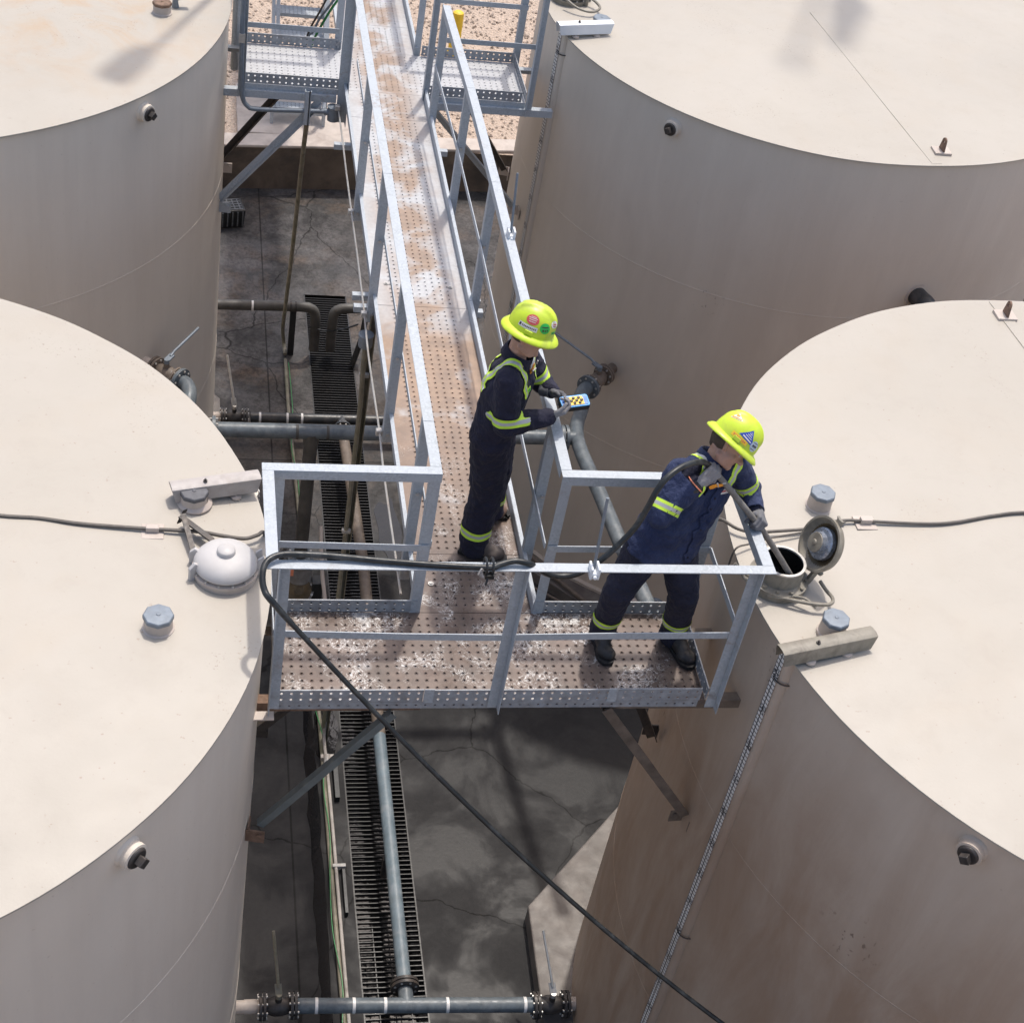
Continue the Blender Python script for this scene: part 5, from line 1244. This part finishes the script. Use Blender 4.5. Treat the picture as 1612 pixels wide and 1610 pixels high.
capsule(m, pel - l * .070 - Z * .02, knR, .122, .104); capsule(m, knR, anR, .102, .088); capsule(m, anR + Z * .05, anR - Z * .045 + f * .012, .088, .088)
capsule(m, pel + l * .078 - Z * .02, knL, .118, .098); capsule(m, knL, anL, .096, .080); capsule(m, anL + Z * .05, anL - Z * .045 + f * .012, .074, .078)
capsule(m, nk - Z * .03 - f * .01, hO - hup * .07 - f * .02, .060, .055)
head_prims(m, hO, f, hup)
me = organic(m, .007, 4, .018, .060, 1)
t1 = bvh(me)
cplane = nk + Z * .035
body1 = place(me, "body", [M['navy'], M['skin']], p1, pick=lambda c: 1 if ((c - cplane).dot(Z * .95 + f * .3) > 0 and (c - hO).length < .27 and (V((c.x, c.y, 0)) - V((hO.x, hO.y, 0))).length < .14 and c.z > 1.455) else 0)
hP = lambda x, y, z, O=hO, F=(f - hup * f.dot(hup)).normalized(), U=hup: O + F * x + U.cross(F) * y + U * z
eyes(p1, hP)
hm = MB(); ellip(hm, hP(-.022, 0, -.012), ((f - hup * f.dot(hup)).normalized() * .094, l * .080, hup * .085)); place(organic(hm, .008, 2), "hair", [M['hair']], p1, keep=lambda c: (c - hP(-.01, 0, -.055)).dot(f) < .02 or (c - hP(0, 0, -.02)).dot(hup) > 0)
ring_band(t1, elR + (shR - elR) * .16, (shR - elR), .15, *HV, hvmats(), p1); ring_band(t1, anR + Z * .09, Z, .13, *HV, hvmats(), p1, centre=3); ring_band(t1, anL + Z * .09, Z, .13, *HV, hvmats(), p1, centre=3)
ring_band(t1, elL + (shL - elL) * .25, (shL - elL), .13, *HV, hvmats(), p1)
for s in (-1, 1):
    strip_band(t1, [chest + l * s * .11 + f * .16 + Z * .03, nk + l * s * .115 + f * .13 - Z * .07, nk + l * s * .120 + f * .03 + Z * .07, nk + l * s * .115 - f * .12 - Z * .03, chest + l * s * .11 - f * .17 + Z * .04], *[HV[0]], hvmats(), p1)
strip_band(t1, [chest - f * .2 - l * .17 + Z * .05, chest - f * .2 - l * .05 + Z * .05, chest - f * .2 + l * .05 + Z * .05, chest - f * .2 + l * .17 + Z * .05], HV[0], hvmats(), p1)
collar(p1, nk + Z * .030 + f * .004, Z * .97 + f * .25, f, .070, .048, M['navy'])
pm = MB(); q, nn, _, _ = t1.ray_cast(chest + f * .6 - l * .065 + Z * .035, -f); tt = nn.cross(Z).normalized(); uu = tt.cross(nn)
pm.bar(q - tt * .045 + nn * .004 - uu * .012, q + tt * .045 + nn * .004 + uu * .022, uu * .015, nn * .002); pm.build("name_patch", M['lime'], p1, smooth=0, bevel=.006)
pk = MB()
for k in range(8): pk.bar(q - tt * (.030 - .008 * k) + nn * .0065 - uu * (.008 - .0035 * k), q - tt * (.026 - .008 * k) + nn * .0065 - uu * (.008 - .0035 * k), uu * (.006 if k % 3 else .009), nn * .0006)
pk.build("patch_print", M['green'], p1, smooth=0)
q, nn, _, _ = t1.find_nearest(nk + f * .12 - Z * .04 + l * .05); tb = MB(); ellip(tb, q, (f * .012, l * .03, Z * .045)); tb.build("undershirt", M['stwhite'], p1)
q2, n2, _, _ = t1.ray_cast(chest + f * .6 + l * .11 + Z * .10, -f)
bd = MB(); s2 = n2.cross(Z).normalized(); bd.bar(q2 - Z * .02 + n2 * .004 - s2 * .02, q2 - Z * .02 + n2 * .004 + s2 * .02, Z * .012, n2 * .002); bd.build("chest_badge", M['pink'], p1, smooth=0)
hard_hat(p1, hO, f, hup, [
    ('disc', -1.62, .66, .031, M['red'], dict(ink=M['stwhite'], bars=[((-.7, .18), (.7, .30)), ((-.55, -.16), (.6, -.04)), ((-.4, .48), (.5, .58)), ((-.5, -.5), (.5, -.4))], rot=.1)),
    ('rect', -1.70, .30, (.050, .012), M['stwhite'], dict(ink=M['dark'], bars=[((-.92, -.55), (-.72, .6))] + [((-.6 + .17 * k, -.3), (-.5 + .17 * k, .35)) for k in range(9)], rot=.02)),
    ('disc', -.92, .46, .029, M['green'], dict(ink=M['dark'], bars=[((-.65, .1), (.65, .3)), ((-.5, -.25), (-.2, -.6)), ((-.05, -.25), (.15, -.65)), ((.3, -.2), (.55, -.5))], rot=.1)),
    ('disc', -.35, .62, .020, M['stwhite'], dict(ink=M['red'], bars=[((-.5, -.1), (.5, .2)), ((-.3, -.6), (.3, -.4))])),
    ('rect', -.32, .28, (.020, .007), M['green'], dict(ink=M['dark'], bars=[((-.6, -.4), (.6, .2))])),
])
boot(p1, (1.520, .375, .001), (1.775, .285, .001), anR, M['dustboot']); boot(p1, (1.665, .665, .001), (1.872 - .02, .705, .001), anL, M['boot2'])
dv = V((1.995, .305, 1.222)); da = V((.975, .20, .03)).normalized(); dn = V((-.28, -.36, .89)); dn = (dn - da * dn.dot(da)).normalized(); db = dn.cross(da)
hand(p1, wrR, (dv - db * .035 - wrR), (db * .75 + dn * .55), (dn * .8 - db * .4), M['glove'], curl=(30, 55, 40), thumb=(.35, .85, .35), tcurl=.45, cuff=True, cuffmat=M['glove2'], scale=1.05)
hand(p1, wrL - da * .01, (dv + db * .03 - wrL), (-db * .7 + dn * .15), (dn * .9 + db * .2), M['glove2'], curl=(35, 60, 40), thumb=(.45, .8, .1), tcurl=.3, cuff=True, scale=1.05)
# meter in his hands
t = thing("handheld_meter", dv, "blue handheld meter with a yellow keypad held by the standing worker", "meter")
def rrect(a, b, r, n=5): return [(sx * (a - r) + r * math.cos(k), sy * (b - r) + r * math.sin(k)) for sx, sy, st in ((1, 1, 0), (-1, 1, PI / 2), (-1, -1, PI), (1, -1, 3 * PI / 2)) for k in [st + PI / 2 * i / n for i in range(n + 1)]]
MB().prism(rrect(.090, .044, .018), dv - dn * .020, da, db, .032).build("case", M['black'], t, smooth=40, bevel=.004)
MB().prism(rrect(.085, .038, .014), dv + dn * .0122, da, db, .006).build("face", M['ltblue'], t, smooth=40, bevel=.002)
MB().prism(rrect(.078, .030, .010), dv + dn * .0184, da, db, .002).build("panel", M['blue'], t, smooth=0)
MB().prism([(-.062, -.022), (-.040, -.028), (.052, -.028), (.052, .012), (.046, .028), (-.045, .028), (-.062, .015)], dv + dn * .0206, da, db, .0015).build("keypad", M['yellow'], t, smooth=0)
k = MB()
for i, (x, y) in enumerate([(-.038, .016), (-.006, .016), (.026, .016), (-.022, 0), (.010, 0), (.040, 0), (-.038, -.016), (-.006, -.016), (.026, -.016)]):
    c = dv + da * x + db * y + dn * .022; k.lathe([(.0088, 0), (.0088, .003), (.006, .0045), (.001, .0045)], c, dn, 10)
k.build("buttons", M['black'], t)
# orange clip on his chest
def clip_thing(c, a, b, n, label, s=1.):
    t = thing("glove_clip", c, label, "clip"); c, a, b, n = V(c), V(a), V(b), V(n); m = MB()
    m.prism([(x * s, y * s) for x, y in [(-.012, -.05), (.012, -.05), (.016, -.02), (.010, .0), (.018, .02), (.022, .05), (.008, .056), (-.004, .03), (-.016, .01), (-.018, -.02)]], c, a, b, .014 * s); m.build("clip_body", M['orange'], t, smooth=0, bevel=.003)
    m = MB(); m.tube([c + b * .05 * s + n * .006, c + b * .075 * s + n * .006 + a * .004], .004, 6); m.cyl(c - a * .02 * s + n * .007 + b * .01, c + a * .02 * s + n * .007 + b * .01, .005, n=8); m.build("clip_pin", M['bolt'], t)
q, nn, _, _ = t1.ray_cast(chest + f * .6 + l * .05 + Z * .085, -f)
clip_thing(q + nn * .010, nn.cross(Z).normalized(), (Z * .9 + nn * .25 + l * .25).normalized(), nn, "orange plastic clip hanging on the standing worker's chest")

# ---- second worker: bending over the rail, feeding the hose into the hatch
f = V((.28, -.96, 0)).normalized(); l = Z.cross(f)
p2 = thing("person", (2.48, -.45, 0), "person in a blue shirt bending over the rail, feeding the hose into the hatch", "person", "workers on the catwalk")
pel = V((2.430, -.455, .915)); chest = V((2.535, -.430, 1.215)); nk = V((2.605, -.415, 1.405))
fh = V((.745, -.547, -.377)).normalized(); hup = V((.575, .235, .77)).normalized(); hO = V((2.672, -.420, 1.575))
tor = (nk - chest).normalized()
shR = nk - l * .190 - tor * .03; shL = nk + l * .165 - tor * .05
elR = V((2.315, -.595, 1.195)); wrR = V((2.490, -.545, 1.375)); elL = V((2.885, -.34, 1.165)); wrL = V((2.893, -.485, 1.120))
knR = V((2.245, -.475, .50)); anR = V((2.255, -.375, .115)); knL = V((2.625, -.50, .50)); anL = V((2.680, -.395, .115))
m = MB()
capsule(m, pel - l * .065, pel + l * .065, .118)
for s in (-1, 1):
    capsule(m, pel + l * s * .055 + Z * .03, chest + l * s * .06, .115, .12); capsule(m, chest + l * s * .07, nk + l * s * .08 - tor * .06, .108, .08)
    capsule(m, nk + l * s * .03, (shR if s < 0 else shL), .050, .058)
capsule(m, shR, elR, .062, .052); capsule(m, elR, wrR, .050, .036); capsule(m, shL, elL, .062, .052); capsule(m, elL, wrL, .050, .036)
capsule(m, pel - l * .085 - Z * .02, knR, .118, .090); capsule(m, knR, anR, .088, .074); capsule(m, anR + Z * .05, anR - Z * .04, .076, .080)
capsule(m, pel + l * .085 - Z * .02, knL, .115, .090); capsule(m, knL, anL, .088, .076); capsule(m, anL + Z * .05, anL - Z * .04, .080, .084)
capsule(m, nk - tor * .04, hO - hup * .075 - fh * .02, .062, .056)
head_prims(m, hO, fh, hup)
me = organic(m, .007, 4, .017, .060, 1); tb2 = bvh(me)
body2 = place(me, "body", [M['navy2'], M['skin']], p2, pick=lambda c: 1 if ((c - nk).dot(tor) > .035 and (c - hO).length < .25 and c.z > 1.36) else 0)
FH = (fh - hup * fh.dot(hup)).normalized(); hP = lambda x, y, z: hO + FH * x + hup.cross(FH) * y + hup * z
eyes(p2, hP)
hm = MB(); ellip(hm, hP(-.020, 0, -.020), (FH * .094, hup.cross(FH) * .0805, hup * .085)); capsule(hm, hP(-.08, 0, -.04), hP(-.07, 0, -.085), .035, .022)
place(organic(hm, .007, 2), "hair", [M['hair']], p2, keep=lambda c: (c - hP(-.02, 0, 0)).dot(FH) < .012)
# shirt: own shell over the torso and sleeves, cut along a curved hem
m = MB()
capsule(m, pel - l * .075 + f * .01 - Z * .06, pel + l * .075 + f * .01 - Z * .06, .150, .150, (f, .92))
for s in (-1, 1):
    capsule(m, pel + l * s * .07 - Z * .05, chest + l * s * .068, .142, .136, (f, .96)); capsule(m, chest + l * s * .080, nk + l * s * .085 - tor * .06, .124, .090)
    capsule(m, nk + l * s * .035 + Z * .004, (shR if s < 0 else shL), .062, .074)
capsule(m, shR, elR, .080, .072); capsule(m, elR, wrR - (wrR - elR) * .12, .072, .054); capsule(m, shL, elL, .080, .066); capsule(m, elL, wrL - (wrL - elL) * .1, .064, .050)
me = organic(m, .007, 4, .024, .075, 1); ts = bvh(me)
wc = wrR - (wrR - elR) * .10; wd = (wrR - elR).normalized(); vc = wrL - (wrL - elL) * .12; vd = (wrL - elL).normalized()
def keep(c):
    if (c - wc).dot(wd) > -.0 and (c - wrR).length < .12: return False
    if (c - vc).dot(vd) > -.0 and (c - wrL).length < .10: return False
    k = (c - pel).dot(l); front = (c - pel).dot(f)
    if c.z < .815 + .55 * max(0, abs(k + .01) - .05) ** 1.3 + (.03 if front < 0 else 0) and (c - elR).length > .12: return False
    return (c - nk).dot(tor) < .045 or (c - nk).length > .13
shirt = place(me, "shirt", [M['denim']], p2, keep=keep)
sd = shirt.modifiers.new("thick", 'SOLIDIFY'); sd.thickness = .004; sd.offset = 1
ring_band(ts, elR + (shR - elR) * .20, (shR - elR), .16, *HV, hvmats(), shirt); ring_band(ts, elL + (shL - elL) * .30, (shL - elL), .14, *HV, hvmats(), shirt)
for s in (-1, 1):
    strip_band(ts, [nk + l * s * .105 + f * .15 - tor * .10, nk + l * s * .11 + f * .11 - tor * .02, nk + l * s * .11 + f * .03 + tor * .08, nk + l * s * .11 - f * .12 - tor * .03, chest + l * s * .11 - f * .17 - tor * .05], HV[0], hvmats(), shirt)
for an in (anR, anL): ring_band(tb2, an + Z * .105, Z, .14, *HV, hvmats(), p2, centre=3)
# placket down the front and cuff edges
pts = [pel + f * .25 + l * .075 - Z * .10, pel + f * .25 + l * .07 + Z * .05, chest + f * .25 + l * .03 - tor * .08, chest + f * .25 + l * .02 + tor * .04, nk + f * .16 + l * .0 - tor * .06]
strip_band(ts, pts, [.036], [M['denim']], shirt, part="placket", lift=.012)
bt = MB()
for p in bez(pts, 2)[1::2]: q, nn, _, _ = ts.find_nearest(p); bt.cyl(q + nn * .011, q + nn * .015, .006, n=8)
bt.build("shirt_button", M['navy2'], shirt)
q, nn, _, _ = ts.ray_cast(chest + f * .6 + l * .085 + tor * .08, -f); s2 = nn.cross(Z).normalized(); u2 = s2.cross(nn)
bd = MB(); bd.bar(q + nn * .006 - s2 * .03, q + nn * .006 + s2 * .03, u2 * .016, nn * .002); bd.build("chest_badge", M['stwhite'], shirt, smooth=0)
bd = MB(); bd.bar(q + nn * .0085 - s2 * .024, q + nn * .0085 - s2 * .006, u2 * .006, nn * .001); bd.bar(q + nn * .0085, q + nn * .0085 + s2 * .024, u2 * .004, nn * .001); bd.build("badge_print", M['red'], shirt, smooth=0)
collar(shirt, nk + tor * .018 - f * .012, (tor - f * .25), (f + l * .4), .076, .036, M['denim'], open_=.75)
hard_hat(p2, hO, fh, hup, [
    ('tri', -1.22, .50, .042, M['stblue'], dict(ink=M['stwhite'], bars=[((-.62, -.55), (.62, -.40)), ((-.45, -.22), (.45, -.14)), ((-.32, .02), (.32, .10)), ((-.2, .26), (.2, .34)), ((-.1, .48), (.1, .54))], rot=-.15)),
    ('rect', -1.50, .20, (.046, .011), M['yellow'], dict(ink=M['red'], bars=[((-.8 + .2 * k, -.3), (-.68 + .2 * k, .4)) for k in range(8)], rot=0)),
    ('disc', -.72, .30, .027, M['stgrey'], dict(ink=M['dark'], bars=[((-.55, -.18), (-.2, .22)), ((-.1, -.2), (.15, .22)), ((.25, -.18), (.6, .22)), ((-.6, .55), (.6, .66)), ((-.6, -.66), (.6, -.55))], rot=.0)),
    ('tri', -2.35, .80, .030, M['stwhite'], dict(ink=M['orange'], bars=[((-.8, -.6), (.8, -.3)), ((-.3, -.1), (.3, .5))], rot=.5)),
])
boot(p2, (2.235, -.325, .001), (2.262, -.575, .001), anR, M['boot']); boot(p2, (2.665, -.345, .001), (2.755, -.605, .001), anL, M['boot'])
# hose: black line up to his hands, stiff grey suction tube down into the hatch
gR = V((2.565, -.510, 1.440)); gL = V((2.892, -.565, 1.108)); td = (gL - gR).normalized(); gE = gL + (V((3.205, -.575, .70)) - gL)
hs_ = thing("hose", (.3, -1.0, 1.0), "long black hose looped over the front handrail, running up to the bending worker", "hose")
ctl = [gR - td * .02, V((2.485, -.53, 1.508)), V((2.368, -.60, 1.538)), V((2.277, -.66, 1.520)), V((2.219, -.70, 1.462)), V((2.181, -.73, 1.364)), V((2.131, -.76, 1.248)), V((2.062, -.78, 1.148)), V((1.989, -.80, 1.066)), V((1.930, -.80, 1.000)), V((1.861, -.80, .945)), V((1.778, -.80, .93)), V((1.70, -.805, .955)), V((1.63, -.84, 1.03)), V((1.575, -.872, 1.088)), V((1.50, -.868, 1.10)), V((1.42, -.885, 1.089)),
       V((1.361, -.905, 1.089)), V((1.103, -.893, 1.089)), V((.816, -.866, 1.089)), V((.563, -.842, 1.095)), V((.40, -.838, 1.10)), V((.311, -.850, 1.105)), V((.250, -.890, 1.10)), V((.226, -.950, 1.075)), V((.235, -1.02, 1.03)), V((.285, -1.07, .98))]
B0 = V((.285, -1.07, .98)); B1 = V((3.02, -2.06, -1.50))
for k in range(1, 17):
    q = k / 12; p = B0.lerp(B1, q); p.z -= .62 * q * (1 - q); ctl.append(p)
hp = bez(ctl, 6); MB().tube(hp, [.0165 if q.z > .9 else .0135 for q in hp], 14).build("hose_line", M['hose'], hs_)
st = [gR - td * .045, gR, gR + td * .12 + V((0, 0, .004)), gL - td * .08, gL, gL.lerp(gE, .5) + V((0, 0, .006)), gE, gE + (gE - gL).normalized() * .05]
MB().tube(bez(st, 5), .0170, 14).build("suction_tube", M['hose2'], hs_)
def grip(c, ax, d, n, thumbside, mat, **k):
    ax = V(ax).normalized(); d = (V(d) - ax * V(d).dot(ax)).normalized(); n = (V(n) - ax * V(n).dot(ax) - d * V(n).dot(d)).normalized()
    return hand(p2, V(c) - d * .088 - n * .028, d, n, ax * thumbside, mat, curl=(58, 78, 55), thumb=(.25, .55, .8), tcurl=.5, cuff=True, **k)
grip(gR, td, (gR - elR) + Z * .03, V((.1, .7, .5)), 1, M['glove'], cuffmat=M['black'], scale=1.12)
grip(gL, td, (gL - wrL) + V((0, -.06, .02)), V((-.6, -.1, -.6)), -1, M['glove2'], scale=1.08)
bnd = MB().tube([wc + wd * .012 + (frame(wd)[0] * math.cos(a) + frame(wd)[1] * math.sin(a)) * .054 for a in [2 * PI * i / 24 for i in range(25)]], .0035, 6).build("cuff_cord", M['pink'], shirt)
q, nn, _, _ = ts.ray_cast(chest + f * .6 + l * .015 + tor * .10, -f)
clip_thing((2.578, -.575, 1.388), V((.45, .1, -.85)).normalized(), V((.85, -.1, .5)).normalized(), V((.1, -.9, .35)).normalized(), "orange plastic clip on the bending worker's chest below his raised hand", .72)
# strap holding the hose to the rail
sm = MB()
for x in (1.352, 1.385): sm.tube([V((x, -.88, 1.060)) + V((0, .046 * math.cos(a), .046 * math.sin(a) + .01)) for a in [2 * PI * i / 18 for i in range(19)]], .007, 6)
sm.box((1.345, -.938, 1.035), (1.392, -.915, 1.06)); sm.cyl((1.36, -.935, 1.04), (1.35, -.955, 1.01), .006, n=8)
so = sm.build("hose_strap", M['black']); tag(so, "black rubber strap tying the hose to the middle of the front handrail", "strap")
MB().tube(bez([(1.33, -.93, 1.09), (1.315, -.95, 1.12), (1.30, -.96, 1.09)]), .004, 6).build("buckle", M['bolt'], so)
